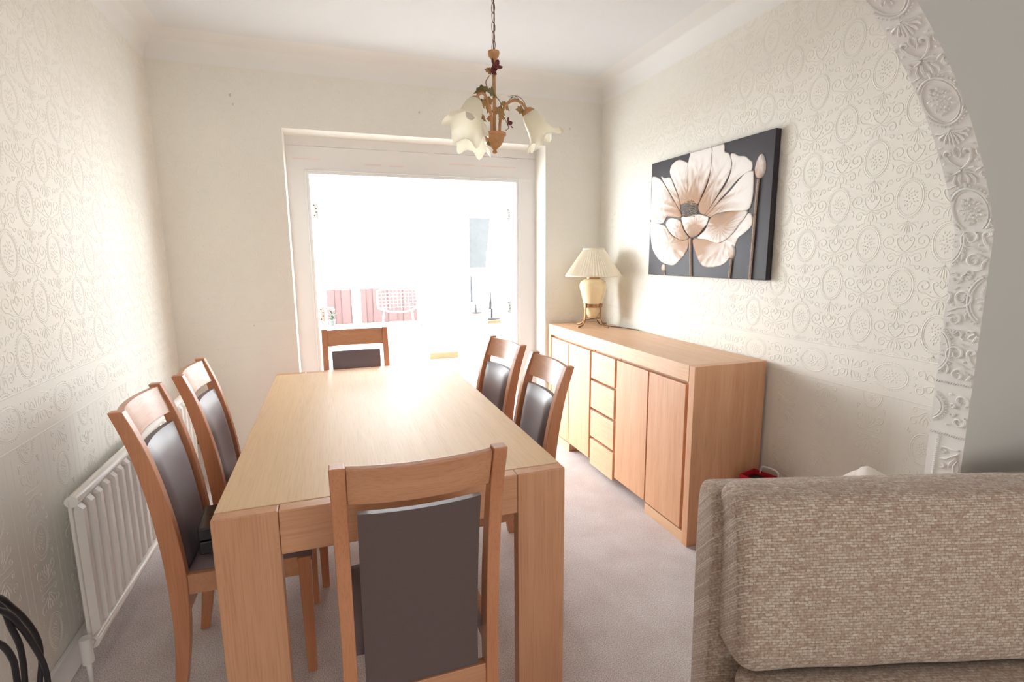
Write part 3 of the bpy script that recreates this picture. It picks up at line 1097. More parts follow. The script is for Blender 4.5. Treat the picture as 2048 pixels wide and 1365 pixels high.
def make_chair():
    r = empty('dining_chair')
    for s in (-1, 1):
        secs = []
        for z, y in POSTC:
            d = interp(PD, z)
            xo, xi = s * WC, s * (WC - 0.033)
            secs.append([(xo, y - d / 2, z), (xi, y - d / 2, z), (xi, y + d / 2, z), (xo, y + d / 2, z)])
        MB().sweep(secs).build('back_post', M['chair_z'], r, bevel=0.003, autosmooth=35)
        fx = s * 0.185
        MB().sweep([[(fx - 0.014 * q, 0.205 - 0.014 * q, z), (fx + 0.014 * q, 0.205 - 0.014 * q, z), (fx + 0.014 * q, 0.205 + 0.014 * q, z), (fx - 0.014 * q, 0.205 + 0.014 * q, z)] for z, q in ((0, 1.05), (0.43, 1.45))]).build('leg', M['chair_z'], r, bevel=0.002)
        MB().sweep([[(s * q - 0.010, y, z) for z in (0.365, 0.43)] + [(s * q + 0.010, y, z) for z in (0.43, 0.365)] for y, q in ((-0.135, 0.176), (0.20, 0.186))]).build('side_rail', M['chair_x'], r)
    # top rail, bowed backwards in the middle
    secs = []
    for k in range(13):
        x = -(WC - 0.033) + 2 * (WC - 0.033) * k / 12
        bow = -0.024 * (1 - (x / (WC - 0.033)) ** 2)
        lo, hi = interp(POSTC, 0.868), interp(POSTC, 0.962)
        secs.append([(x, lo + bow - 0.010, 0.868), (x, hi + bow - 0.010, 0.962), (x, hi + bow + 0.010, 0.964), (x, lo + bow + 0.010, 0.868)])
    MB().sweep(secs).build('top_rail', M['chair_x'], r, bevel=0.003)
    # padded back panel: leather front, cloth rear
    def panel(off0, off1, nx=10, nz=18, puff=0.018):
        rows_f, rows_b = [], []
        for j in range(nz + 1):
            z = 0.335 + (0.838 - 0.335) * j / nz
            y = interp(POSTC, z)
            rf_, rb_ = [], []
            for i in range(nx + 1):
                u = -1 + 2 * i / nx
                x = u * 0.1425
                bow = -0.016 * (1 - u * u) * max(z - 0.395, 0) / 0.44
                v = 2 * j / nz - 1
                e = (1 - u ** 6) * (1 - v ** 8)
                rf_.append((x, y + bow + off1 - puff + puff * max(e, 0) ** 0.5, z))
                rb_.append((x, y + bow + off0, z))
            rows_f.append(rf_); rows_b.append(rb_)
        return rows_f, rows_b
    rf_, rb_ = panel(-0.010, 0.026)
    m = MB().grid(rf_)
    m.build('back_cushion', M['leather'], r, smooth=True)
    edge = MB()
    loopf = rf_[0][:-1] + [q[-1] for q in rf_[:-1]] + rf_[-1][:0:-1] + [q[0] for q in rf_[:0:-1]]
    loopb = rb_[0][:-1] + [q[-1] for q in rb_[:-1]] + rb_[-1][:0:-1] + [q[0] for q in rb_[:0:-1]]
    loopf.append(loopf[0]); loopb.append(loopb[0])
    edge.grid([loopf, loopb])
    edge.build('cushion_edge', M['leather'], r, smooth=True)
    MB().grid(rb_).build('back_cover', M['cloth'], r, smooth=True)
    # seat
    MB().box(-0.165, 0.165, -0.175, -0.150, 0.270, 0.333).build('rear_rail', M['chair_x'], r, bevel=0.002)
    MB().box(-0.17, 0.17, 0.195, 0.215, 0.365, 0.43).build('front_rail', M['chair_x'], r, bevel=0.002)
    rows = []
    n = 12
    for j in range(n + 1):
        v = -1 + 2 * j / n
        row = []
        for i in range(n + 1):
            u = -1 + 2 * i / n
            w = 0.165 + 0.035 * (v + 1) / 2
            e = max((1 - abs(u) ** 6) * (1 - abs(v) ** 6), 0) ** 0.5
            row.append((u * w, 0.048 + v * 0.182, 0.432 + 0.038 * e))
        rows.append(row)
    st_ = MB().grid(rows)
    low = [(p[0], p[1], 0.415) for p in (rows[0][:-1] + [q[-1] for q in rows[:-1]] + rows[-1][:0:-1] + [q[0] for q in rows[:0:-1]])]
    top = rows[0][:-1] + [q[-1] for q in rows[:-1]] + rows[-1][:0:-1] + [q[0] for q in rows[:0:-1]]
    st_.grid([top + top[:1], low + low[:1]])
    st_.add(low, [tuple(range(len(low)))])
    st_.build('seat', M['leather'], r, smooth=True, autosmooth=60)
    return r


proto = make_chair()
CH = [((0.166, 1.350), 0.0, 'oak dining chair at the near table end, seen from behind its dark cloth back'),
      ((-0.343, 1.905), -90.0, 'oak and brown leather chair beside the radiator with a black case on its seat'),
      ((-0.302, 2.375), -90.0, 'oak and brown leather chair on the radiator side, nearer the back wall'),
      ((0.607, 1.995), 90.0, 'oak and brown leather chair on the sideboard side, the nearer of the two'),
      ((0.590, 2.50), 97.0, 'oak and brown leather chair on the sideboard side, the farther of the two, slightly turned'),
      ((0.122, 3.068), 180.0, 'oak and brown leather chair at the far table end before the garden doors')]
for i, ((x, y), a, lb) in enumerate(CH):
    c = proto if i == 0 else copy_tree(proto)
    c.location = (x, y, 0)
    c.rotation_euler = (0, 0, math.radians(a))
    tag(c, lb, 'chair', 'dining chairs round the oak table')

# black case lying on the seat of the nearest radiator-side chair
cs = empty('document_case', (-0.405, 1.825, 0.4715), math.radians(4))
tag(cs, 'small shiny black case lying on the chair seat beside the radiator', 'case')
MB().box(-0.045, 0.06, -0.075, 0.10, 0, 0.045).build('case_body', M['blackgloss'], cs, bevel=0.006)
MB().box(-0.045, 0.06, -0.075, 0.10, 0.047, 0.09).build('case_lid', M['blackgloss'], cs, bevel=0.006)

# ------------------------------------------------------------------ sideboard
SX0, SX1, SY0, SY1, SZ = 1.552, 1.970, 1.910, 3.612, 0.894
sb = empty('sideboard', (SX0, SY0, 0))
tag(sb, 'long oak sideboard with four doors and a column of four drawers along the right wall', 'sideboard')
D, Ln = SX1 - SX0, SY1 - SY0
T_ = 0.042
MB().box(0, D, T_ + 0.0005, Ln - T_ - 0.0005, SZ - 0.080, SZ).build('sideboard_top', M['sb_y'], sb, bevel=0.003)
MB().box(0, D, 0, T_, 0, SZ).build('end_panel', M['sb_z'], sb, bevel=0.003)
MB().box(0, D, Ln - T_, Ln, 0, SZ).build('end_panel', M['sb_z'], sb, bevel=0.003)
MB().box(0.035, 0.045, T_, Ln - T_, SZ - 0.115, SZ - 0.082).build('pull_rail', M['sb_y'], sb)
MB().box(0.040, D - 0.01, T_, Ln - T_, 0.055, SZ - 0.081).build('carcass', M['sb_z'], sb)
for y0, y1 in ((T_, 0.372), (Ln - 0.372, Ln - T_)):
    MB().box(0.008, D - 0.03, y0 + 0.001, y1, 0, 0.055).build('plinth', M['sb_y'], sb, bevel=0.002)
door_spans = [(0.066, 0.366), (0.376, 0.694), (1.032, 1.344), (1.352, 1.652)]
for i, (y0, y1) in enumerate(door_spans):
    dr = MB().box(0.004, 0.026, y0, y1, 0.066, 0.796).build('cabinet_door', M['sb_z'], sb, bevel=0.0025)
    MB().box(0.026, 0.040, y0 + 0.02, y1 - 0.02, 0.09, 0.77).build('door_lining', M['sb_z'], dr)
for z0, z1 in ((0.036, 0.212), (0.230, 0.408), (0.426, 0.604), (0.622, 0.796)):
    dw = MB().box(0.004, 0.026, 0.718, 1.010, z0, z1).build('drawer', M['sb_y'], sb, bevel=0.0025)
    MB().box(0.026, 0.040, 0.735, 0.997, max(z0, 0.056), z1 - 0.022).build('drawer_box', M['sb_y'], dw)
for y in (0.707, 1.025):
    MB().box(0.030, 0.040, y - 0.010, y + 0.010, 0.066, 0.81).build('divider', M['sb_z'], sb)

# ------------------------------------------------------------------ table lamp
lx, ly, lz = 1.785, 3.345, SZ
lp = empty('table_lamp', (lx, ly, lz))
tag(lp, 'cream ceramic urn table lamp with ivory pleated shade on a four-legged bronze stand', 'lamp')
MB().lathe([(0.030, 0.065), (0.048, 0.10), (0.062, 0.15), (0.080, 0.22), (0.096, 0.28), (0.098, 0.30), (0.090, 0.325), (0.066, 0.340), (0.046, 0.345)], 40).build('urn', M['ceramic'], lp, smooth=True)
MB().lathe([(0.050, 0.343), (0.050, 0.360), (0.042, 0.366), (0.012, 0.368), (0.010, 0.43)], 28).build('collar', M['bronze'], lp, smooth=True, autosmooth=40)
MB().lathe([(0.066, 0.142), (0.070, 0.142), (0.070, 0.168), (0.066, 0.168), (0.066, 0.142)], 32, close=False).build('ring', M['bronze'], lp, smooth=True, autosmooth=40)
for k in range(4):
    a = math.radians(20 + 90 * k)
    pts = bez([(0.072, 0, 0.172), (0.073, 0, 0.11), (0.078, 0, 0.06), (0.098, 0, 0.022), (0.13, 0, 0.008), (0.152, 0, 0.007)], 5)
    MB().tube([(p.x * math.cos(a), p.x * math.sin(a), p.z) for p in pts], 0.0065, 6).build('leg', M['bronze'], lp, smooth=True)
MB().tube([(0.078 * math.cos(math.radians(20)), 0.078 * math.sin(math.radians(20)), 0.055), (-0.078 * math.cos(math.radians(20)), -0.078 * math.sin(math.radians(20)), 0.055)], 0.004, 6).tube([(0.078 * math.cos(math.radians(110)), 0.078 * math.sin(math.radians(110)), 0.055), (-0.078 * math.cos(math.radians(110)), -0.078 * math.sin(math.radians(110)), 0.055)], 0.004, 6).build('stretcher', M['bronze'], lp)
NP = 56
def pleat_w(i, a, r):
    k = int(round(a / (2 * math.pi) * NP * 2)) % 2
    return r * (1.0 + (0.032 if k else -0.032)), 0.0
prof = [(0.196 - 0.123 * t, 0.368 + 0.187 * t) for t in (0, 0.25, 0.5, 0.75, 1)]
sh = MB().lathe(prof, NP * 2, close=False, wav=pleat_w).build('lamp_shade', M['pleat'], lp)
MB().lathe([(0.0745, 0.552), (0.0765, 0.552), (0.0765, 0.562), (0.0745, 0.562), (0.0745, 0.552)], 40, close=False).build('top_trim', M['pleat'], sh, smooth=True)
MB().lathe([(0.197, 0.364), (0.2, 0.364), (0.2, 0.372), (0.197, 0.372), (0.197, 0.364)], 48, close=False).build('bottom_trim', M['pleat'], sh, smooth=True)
MB().tube(bez([(0.02, -0.02, 0.06), (0.05, -0.03, 0.015), (0.10, -0.10, 0.006), (0.15, -0.22, 0.006), (0.174, -0.34, 0.006)], 5), 0.0032, 6).build('power_cord', M['cable'], lp, smooth=True)

# ------------------------------------------------------------------ flower canvas on the right wall
PX = {'a': [(0.387, 0.681), (0.402, 0.692), (0.559, 0.69), (0.566, 0.636), (0.566, 0.577), (0.543, 0.514), (0.506, 0.451), (0.473, 0.399), (0.395, 0.414), (0.381, 0.508), (0.37, 0.6), (0.375, 0.649)], 'b': [(0.559, 0.69), (0.65, 0.69), (0.662, 0.648), (0.696, 0.632), (0.718, 0.585), (0.708, 0.536), (0.671, 0.484), (0.619, 0.425), (0.565, 0.364), (0.531, 0.34), (0.491, 0.356), (0.479, 0.399), (0.535, 0.482), (0.563, 0.571)], 'c': [(0.285, 0.671), (0.35, 0.649), (0.372, 0.632), (0.373, 0.565), (0.391, 0.429), (0.355, 0.418), (0.321, 0.414), (0.3, 0.46), (0.252, 0.538), (0.211, 0.595), (0.204, 0.626), (0.225, 0.656)], 'd': [(0.115, 0.603), (0.155, 0.587), (0.212, 0.58), (0.253, 0.523), (0.3, 0.452), (0.322, 0.399), (0.305, 0.386), (0.245, 0.458), (0.191, 0.516), (0.143, 0.567)], 'e': [(0.026, 0.61), (0.088, 0.598), (0.144, 0.56), (0.232, 0.467), (0.311, 0.386), (0.332, 0.34), (0.228, 0.351), (0.19, 0.35), (0.153, 0.318), (0.086, 0.322), (0.022, 0.346), (0.02, 0.442), (0.024, 0.536)], 'f': [(0.705, 0.627), (0.732, 0.626), (0.759, 0.61), (0.807, 0.599), (0.834, 0.58), (0.856, 0.562), (0.855, 0.526), (0.81, 0.515), (0.769, 0.496), (0.711, 0.454), (0.64, 0.403), (0.566, 0.344), (0.536, 0.339), (0.62, 0.419), (0.69, 0.488), (0.716, 0.548), (0.72, 0.584)], 'g': [(0.859, 0.523), (0.87, 0.512), (0.874, 0.446), (0.871, 0.386), (0.843, 0.337), (0.72, 0.344), (0.636, 0.338), (0.578, 0.322), (0.547, 0.331), (0.622, 0.385), (0.712, 0.441), (0.786, 0.5), (0.826, 0.522)], 'j': [(0.852, 0.324), (0.873, 0.316), (0.882, 0.288), (0.874, 0.258), (0.835, 0.229), (0.794, 0.206), (0.775, 0.168), (0.748, 0.117), (0.701, 0.074), (0.619, 0.056), (0.537, 0.061), (0.491, 0.104), (0.459, 0.154), (0.439, 0.204), (0.482, 0.214), (0.557, 0.201), (0.649, 0.182), (0.714, 0.201), (0.773, 0.242), (0.806, 0.275), (0.833, 0.304)], 'h': [(0.843, 0.335), (0.833, 0.304), (0.797, 0.275), (0.765, 0.239), (0.713, 0.202), (0.648, 0.184), (0.598, 0.193), (0.546, 0.208), (0.482, 0.217), (0.542, 0.256), (0.57, 0.303), (0.598, 0.328), (0.664, 0.342), (0.738, 0.343)], 'k': [(0.022, 0.338), (0.113, 0.317), (0.181, 0.297), (0.235, 0.249), (0.299, 0.22), (0.371, 0.207), (0.413, 0.22), (0.408, 0.169), (0.377, 0.126), (0.326, 0.088), (0.273, 0.061), (0.183, 0.072), (0.114, 0.103), (0.055, 0.16), (0.029, 0.233)], 'l': [(0.204, 0.334), (0.241, 0.343), (0.327, 0.322), (0.347, 0.288), (0.379, 0.25), (0.41, 0.223), (0.382, 0.208), (0.323, 0.214), (0.254, 0.244), (0.2, 0.289), (0.186, 0.312)], 'm': [(0.338, 0.34), (0.384, 0.338), (0.44, 0.343), (0.488, 0.346), (0.547, 0.331), (0.57, 0.323), (0.56, 0.29), (0.521, 0.257), (0.481, 0.228), (0.432, 0.223), (0.391, 0.249), (0.359, 0.287)], 'center': [(0.409, 0.381)], 'stem0': [(0.425, 0.219), (0.433, 0.118), (0.444, 0.003)], 'stem1': [(0.903, 0.478), (0.897, 0.33), (0.894, 0.178), (0.889, 0.001)], 'stem2': [(0.756, 0.1), (0.752, 0.051), (0.747, 0.002)], 'stem3': [(0.192, 0.029), (0.196, 0.002)], 'bud1': [(0.907, 0.536), (0.94, 0.531), (0.902, 0.592)], 'bud2': [(0.753, 0.14), (0.778, 0.139), (0.749, 0.177)], 'bud3': [(0.178, 0.048), (0.2, 0.049), (0.176, 0.07)], 'corners': [(0.026, 0.69), (0.978, 0.689), (0.997, 0.001), (0.029, 0.002)]}
cv = empty('flower_canvas', (1.9555, 2.925, 1.28))
tag(cv, 'black box canvas with a large white and brown poppy on the right wall', 'painting')
MB().box(0, 0.0325, -0.985, -0.012, 0, 0.692).build('canvas', M['canvas'], cv, bevel=0.003)
FC = Vector(PX['center'][0])


def painted(name, ring_cols, V, F):
    me = bpy.data.meshes.new(name)
    me.from_pydata(V, [], F)
    ca = me.color_attributes.new('paint', 'FLOAT_COLOR', 'POINT')
    ca.data.foreach_set('color', np.array([tuple(c) + (1.0,) for c in ring_cols], np.float32).ravel())
    me.polygons.foreach_set('use_smooth', [True] * len(me.polygons))
    me.materials.append(M['paint'])
    o = bpy.data.objects.new(name, me)
    col.objects.link(o)
    o.parent = cv
    return o


W_ = Vector(lin(228, 222, 217)[:3]); B_ = Vector(lin(150, 108, 70)[:3]); G_ = Vector(lin(140, 118, 108)[:3]); D_ = Vector(lin(120, 92, 66)[:3])


def smooth_ring(pts, n=4):
    P = [Vector((x, y, 0)) for x, y in pts]
    m = len(P)
    out = []
    for i in range(m):
        p0, p1, p2, p3 = P[i - 1], P[i], P[(i + 1) % m], P[(i + 2) % m]
        for k in range(n):
            t = k / n
            out.append(0.5 * ((2 * p1) + (p2 - p0) * t + (2 * p0 - 5 * p1 + 4 * p2 - p3) * t * t + (3 * p1 - p0 - 3 * p2 + p3) * t ** 3))
    return [(min(max(q.x, 0.014), 0.983), min(max(q.y, 0.002), 0.690)) for q in out]


def petal(key, layer, base):
    ring = smooth_ring(PX[key])
    c = Vector((sum(p[0] for p in ring) / len(ring), sum(p[1] for p in ring) / len(ring)))
    n = len(ring)
    bp = Vector(base)
    dmax = max((Vector(p) - bp).length for p in ring)
    V, C = [], []
    h0 = 0.001 + layer * 0.0012
    for lv, (s, h) in enumerate(((1.0, 0.0), (1.0, h0), (0.955, h0 + 0.0016), (0.75, h0 + 0.0009), (0.5, h0 + 0.0007), (0.25, h0 + 0.0006), (0.0, h0 + 0.0006))):
        for x, y in ring:
            q = c + (Vector((x, y)) - c) * s
            V.append((-h, -q.x, q.y))
            t = (q - bp).length / dmax
            a = math.atan2(q.y - bp.y, q.x - bp.x)
            streak = 0.10 * math.sin(a * 37 + key_seed[key]) + 0.06 * math.sin(a * 83)
            k = min(max((t + streak - 0.28) / 0.52, 0), 1)
            colr = B_.lerp(W_, k * k * (3 - 2 * k))
            if t < 0.22: colr = D_.lerp(colr, t / 0.22)
            if lv <= 1: colr = G_.lerp(colr, 0.35)
            C.append(colr)
    F = [(l * n + i, l * n + (i + 1) % n, (l + 1) * n + (i + 1) % n, (l + 1) * n + i) for l in range(6) for i in range(n)]
    return painted('petal', C, V, F)


key_seed = {k: i * 1.7 for i, k in enumerate('abcdefghijklm')}
top_b = (0.43, 0.36)
low_b = (0.43, 0.25)
for key, layer, base in (('d', 0, top_b), ('e', 1, top_b), ('c', 1, top_b), ('f', 0, top_b), ('b', 1, top_b), ('a', 2, top_b), ('g', 1, top_b), ('k', 0, (0.40, 0.30)), ('j', 0, (0.50, 0.27)), ('h', 2, (0.66, 0.34)), ('l', 2, (0.40, 0.24)), ('m', 4, (0.46, 0.235))):
    petal(key, layer, base)
sd = MB()
for k in range(90):
    a = k * 2.39996
    q = math.sqrt((k + 0.5) / 90)
    x, y = FC.x + 0.068 * q * math.cos(a), FC.y - 0.01 + 0.058 * q * math.sin(a)
    if y < 0.335: continue
    sd.add([(-0.013, -x, y), (-0.0045, -x - 0.0042, y), (-0.0045, -x, y + 0.0042), (-0.0045, -x + 0.0042, y), (-0.0045, -x, y - 0.0042)], [(0, 1, 2), (0, 2, 3), (0, 3, 4), (0, 4, 1)])
sd.build('seed_head', M['seed'], cv)
for key, w in (('stem0', 0.011), ('stem1', 0.011), ('stem2', 0.010), ('stem3', 0.006)):
    MB().tube([(-0.002, -p.x, p.y) for p in bez([(x, y, 0) for x, y in PX[key]], 5)], w, 6, flat=0.35).build('stem', M['copper'], cv, smooth=True)
for key in ('bud1', 'bud2', 'bud3'):
    (cx_, cy_), (ex, _), (_, ty) = PX[key]
    rx_, ry_ = abs(ex - cx_), abs(ty - cy_)
    n = 20
    V, C = [], []
    for lv, (s, h) in enumerate(((1, 0.0), (0.92, 0.004), (0.6, 0.007), (0.2, 0.008))):
        for i in range(n):
            a = 2 * math.pi * i / n
            x, y = cx_ + rx_ * s * math.cos(a) * (1 - 0.25 * math.sin(a)), cy_ + ry_ * s * math.sin(a)
            V.append((-h, -x, y))
            C.append(B_.lerp(W_, min(max(0.55 + 0.5 * math.sin(a * 1.0 + 0.8) * s - 0.1 * math.cos(a * 5), 0), 1)))
    F = [(l * n + i, l * n + (i + 1) % n, (l + 1) * n + (i + 1) % n, (l + 1) * n + i) for l in range(3) for i in range(n)] + [tuple(3 * n + i for i in range(n))]
    painted('bud', C, V, F)

# ------------------------------------------------------------------ chandelier
hx, hy = 0.630, 2.0
hz = 1.795
ch = empty('chandelier', (hx, hy, hz))
tag(ch, 'three-arm rust-painted chandelier with frosted lily shades and metal ivy leaves', 'chandelier')
MB().lathe([(0.004, 0.0), (0.010, 0.004), (0.009, 0.010), (0.006, 0.014), (0.012, 0.020), (0.024, 0.030), (0.034, 0.046), (0.037, 0.060), (0.038, 0.064), (0.045, 0.068), (0.045, 0.076), (0.036, 0.078), (0.02, 0.07)], 28).build('bowl', M['terra'], ch, smooth=True, autosmooth=50)
MB().tube([(0, 0, 0.06), (0, 0, 0.345)], 0.0065, 10).build('stem', M['terra'], ch, smooth=True)
MB().lathe([(0.006, 0.335), (0.013, 0.345), (0.019, 0.350), (0.022, 0.362), (0.021, 0.370), (0.008, 0.374)], 20).build('crown', M['terra'], ch, smooth=True, autosmooth=50)
MB().tube([(0, 0, 0.36), (0.004, 0, 0.5), (-0.003, 0, 0.66), (0, 0, ZC - hz - 0.02)], 0.0026, 6).build('flex', M['chain'], ch, smooth=True)
lk = MB().tube([(0.008 * math.cos(a) * (1 if True else 1), 0, 0.019 * math.sin(a)) for a in [2 * math.pi * k / 14 for k in range(14)]], 0.0013, 5, closed=True).mesh('chain_link', M['chain'], True)
z = 0.388
i = 0
while z < ZC - hz - 0.035:
    place(lk, 'chain_link', ch, (0, 0, z), (0, 0.12 * ((i % 3) - 1), math.radians(35 if i % 2 else 125)))
    z += 0.033
    i += 1
MB().lathe([(0.05, ZC - hz), (0.05, ZC - hz - 0.008), (0.035, ZC - hz - 0.03), (0.006, ZC - hz - 0.035)], 24).build('ceiling_rose', M['terra'], ch, smooth=True, autosmooth=50)


def ivy(parent, loc, size, rot, mat):
    pts = [(0, -0.15), (0.28, -0.42), (0.5, -0.16), (0.92, -0.05), (0.6, 0.28), (0.55, 0.62), (0.25, 0.66), (0, 1.15), (-0.25, 0.66), (-0.55, 0.62), (-0.6, 0.28), (-0.92, -0.05), (-0.5, -0.16), (-0.28, -0.42)]
    v = [(0, 0.2, 0.10)] + [(x, y, -0.12 * (x * x + y * y)) for x, y in pts]
    v2 = [(x, y, z_ - 0.05) for x, y, z_ in v]
    n = len(pts)
    f = [(0, 1 + k, 1 + (k + 1) % n) for k in range(n)] + [(n + 1, n + 2 + (k + 1) % n, n + 2 + k) for k in range(n)] + [(1 + k, n + 2 + k, n + 2 + (k + 1) % n, 1 + (k + 1) % n) for k in range(n)]
    m = MB().add([(x * size, y * size, z_ * size) for x, y, z_ in v + v2], f)
    o = m.build('ivy_leaf', mat, parent)
    o.location, o.rotation_euler = loc, rot
    return o


def flower(parent, loc, size, rot):
    m = MB()
    for k in range(5):
        a = 2 * math.pi * k / 5
        Mx = Matrix.Rotation(a, 4, 'Z')
        rows = []
        for j in range(4):
            t = j / 3
            w = 0.42 * math.sin(math.pi * (0.15 + 0.7 * t))
            rows.append([tuple(Mx @ Vector((0.12 + t * 0.85, q * w, 0.35 * t * t - 0.1 * abs(q)))) for q in (-1, -0.5, 0, 0.5, 1)])
        m.grid([[tuple(c * size for c in p) for p in r_] for r_ in rows])
    m.lathe([(0.02 * size, -0.5 * size), (0.16 * size, -0.1 * size), (0.1 * size, 0.12 * size)], 8)
    o = m.build('metal_flower', M['rose'], parent, smooth=True)
    o.location, o.rotation_euler = loc, rot
    return o


arms = [-8.0, 102.0, 222.0]
for k, adeg in enumerate(arms):
    a = math.radians(adeg)
    ca, sa = math.cos(a), math.sin(a)
    W = lambda r, z: (r * ca, r * sa, z)
    pts = bez([W(0.020, 0.07), W(0.022, 0.12), W(0.032, 0.16), W(0.055, 0.190), W(0.085, 0.200), W(0.112, 0.188), W(0.130, 0.165)], 5)
    arm = MB().tube(pts, 0.0055, 8).build('arm', M['terra'], ch, smooth=True)
    # shade assembly
    tilt = math.radians(32)
    base = Matrix.Translation(W(0.128, 0.168)) @ Matrix.Rotation(a, 4, 'Z') @ Matrix.Rotation(-tilt, 4, 'Y')
    MB().lathe([(0.008, 0.006), (0.018, 0.0), (0.026, -0.012), (0.027, -0.018)], 18).xf(base).build('shade_cap', M['terra'], ch, smooth=True)
    def lily(i, a_, r_):
        t = max(0, (i - 4) / 4)
        lob = math.cos(6 * a_)
        return r_ * (1 + 0.10 * t * lob), -0.020 * t * max(lob, -0.3)
    pr = [(0.016, -0.006), (0.026, -0.014), (0.034, -0.030), (0.038, -0.055), (0.041, -0.078), (0.047, -0.098), (0.057, -0.114), (0.070, -0.124), (0.080, -0.126)]
    sh = MB().lathe(pr, 48, close=False, wav=lily).xf(base).build('lily_shade', M['frost'], ch, smooth=True)
    MB().lathe([(0.009, -0.012), (0.010, -0.035), (0.018, -0.05), (0.021, -0.066), (0.015, -0.082), (0.004, -0.088)], 16).xf(base).build('bulb', M['white'], sh, smooth=True)
    ivy(ch, W(0.108, 0.158), 0.033, (1.25, 0.3, 0.35), M['leafb'])
    ivy(ch, W(0.090, 0.207), 0.034, (0.45, 0.2, 0.9 + k), M['leafm'])
    ivy(ch, W(0.044, 0.176), 0.029, (1.2, 0.4, 0.4 + k), M['leafb'])
    ivy(ch, W(0.030, 0.132), 0.021, (1.3, -0.3, a + 0.6), M['terra'])
    tend = [W(0.05, 0.19), W(0.075, 0.214), W(0.10, 0.212), W(0.12, 0.19), W(0.124, 0.17)]
    MB().tube(bez(tend, 4), 0.0014, 5).build('tendril', M['chain'], arm, smooth=True)
ivy(ch, (-0.008, -0.010, 0.215), 0.031, (1.35, 0.2, 0.5), M['leafm'])
ivy(ch, (0.012, -0.012, 0.150), 0.032, (1.3, 0.3, -0.4), M['leafb'])
ivy(ch, (-0.026, -0.012, 0.292), 0.019, (1.5, 0.5, 0.2), M['leafb'])
ivy(ch, (-0.03, -0.02, 0.03), 0.014, (1.6, 0.0, 0.5), M['leafm'])
flower(ch, (0.004, -0.012, 0.318), 0.026, (1.1, 0.3, 0.2))
flower(ch, (-0.006, -0.010, 0.298), 0.018, (1.6, -0.5, 0.4))
flower(ch, (0.052, -0.02, 0.112), 0.022, (1.0, 0.9, 0.3))
MB().tube(bez([(-0.02, -0.01, 0.28), (-0.036, -0.012, 0.255), (-0.025, -0.01, 0.23), (0.0, -0.01, 0.21), (0.02, -0.01, 0.19), (0.026, -0.01, 0.165)], 5), 0.0015, 5).build('tendril', M['chain'], ch, smooth=True)
MB().tube(bez([(0.03, -0.01, 0.14), (0.042, -0.015, 0.12), (0.05, -0.02, 0.095), (0.038, -0.015, 0.085)], 5), 0.0014, 5).build('tendril', M['chain'], ch, smooth=True)

# ------------------------------------------------------------------ radiator on the left wall
ra = empty('radiator', (-0.857, 1.955, 0.09))
tag(ra, 'long ribbed white panel radiator under the left wall border', 'radiator')
RL, RH, RD = 1.48, 0.555, 0.037
MB().box(0.004, RD - 0.020, 0.0, RL, 0.012, RH - 0.012).build('panel', M['rad'], ra, bevel=0.006)
MB().tube([(0.018, 0, RH - 0.022), (0.018, RL, RH - 0.022)], 0.020, 12, flat=1.0).build('top_channel', M['rad'], ra, smooth=True, autosmooth=50)
MB().tube([(0.018, 0, 0.022), (0.018, RL, 0.022)], 0.020, 12).build('bottom_channel', M['rad'], ra, smooth=True, autosmooth=50)
for y in (0.18, RL - 0.22):
    MB().box(-0.046, 0.006, y, y + 0.04, 0.06, RH - 0.08).build('wall_bracket', M['rad'], ra)
rows = []
ribm = MB().sweep([[(0, -0.026, z), (q, -0.012, z), (q, 0.012, z), (0, 0.026, z)] for z, q in ((0.040, 0.002), (0.060, 0.022), (RH - 0.060, 0.022), (RH - 0.040, 0.002))]).mesh('rib', M['rad'])
for k in range(22):
    place(ribm, 'rib', ra, (RD - 0.0215, 0.034 + k * 0.068, 0))
vl = MB().tube([(0.018, -0.045, -0.015), (0.018, -0.045, 0.075)], 0.017, 14).build('valve', M['white'], ra, smooth=True, autosmooth=50)
MB().tube([(0.018, -0.045, 0.030), (0.018, 0.01, 0.030)], 0.010, 10).build('valve_tail', M['rad'], vl, smooth=True)
MB().tube([(0.018, -0.045, -0.012), (0.018, -0.045, -0.09)], 0.008, 8).build('pipe', M['rad'], ra, smooth=True)

# ------------------------------------------------------------------ cable coil at the lower left
cc = empty('cable_coil', (-0.72, 1.30, 0))
tag(cc, 'loops of thick black cable hanging beside the left wall at the picture edge', 'cable')
loops = [[(1.20, 0.74), (1.33, 0.683), (1.389, 0.615), (1.442, 0.535), (1.475, 0.462), (1.473, 0.407), (1.45, 0.370), (1.40, 0.25), (1.28, 0.10), (1.16, 0.12), (1.08, 0.30), (1.05, 0.52), (1.10, 0.70)],
         [(1.22, 0.76), (1.325, 0.663), (1.351, 0.589), (1.374, 0.527), (1.382, 0.469), (1.377, 0.420), (1.36, 0.30), (1.27, 0.12), (1.15, 0.07), (1.06, 0.20), (1.04, 0.45), (1.08, 0.68)],
         [(1.24, 0.72), (1.32, 0.645), (1.359, 0.583), (1.399, 0.505), (1.429, 0.437), (1.438, 0.373), (1.42, 0.24), (1.34, 0.05), (1.20, 0.012), (1.08, 0.12), (1.03, 0.36), (1.06, 0.62)],
         [(1.22, 0.66), (1.27, 0.60), (1.293, 0.549), (1.301, 0.514), (1.307, 0.481), (1.31, 0.40), (1.29, 0.26), (1.20, 0.15), (1.12, 0.24), (1.09, 0.42), (1.13, 0.60)]]
for k, lp_ in enumerate(loops):
    P_ = [(0.012 * (k - 1.5) + 0.004 * math.sin(i), y - 1.30, z) for i, (y, z) in enumerate(lp_)]
    P_.append(P_[0])
    MB().tube(bez(P_, 6)[:-1], 0.0062, 8, closed=True).build('cable_loop', M['cable'], cc, smooth=True)

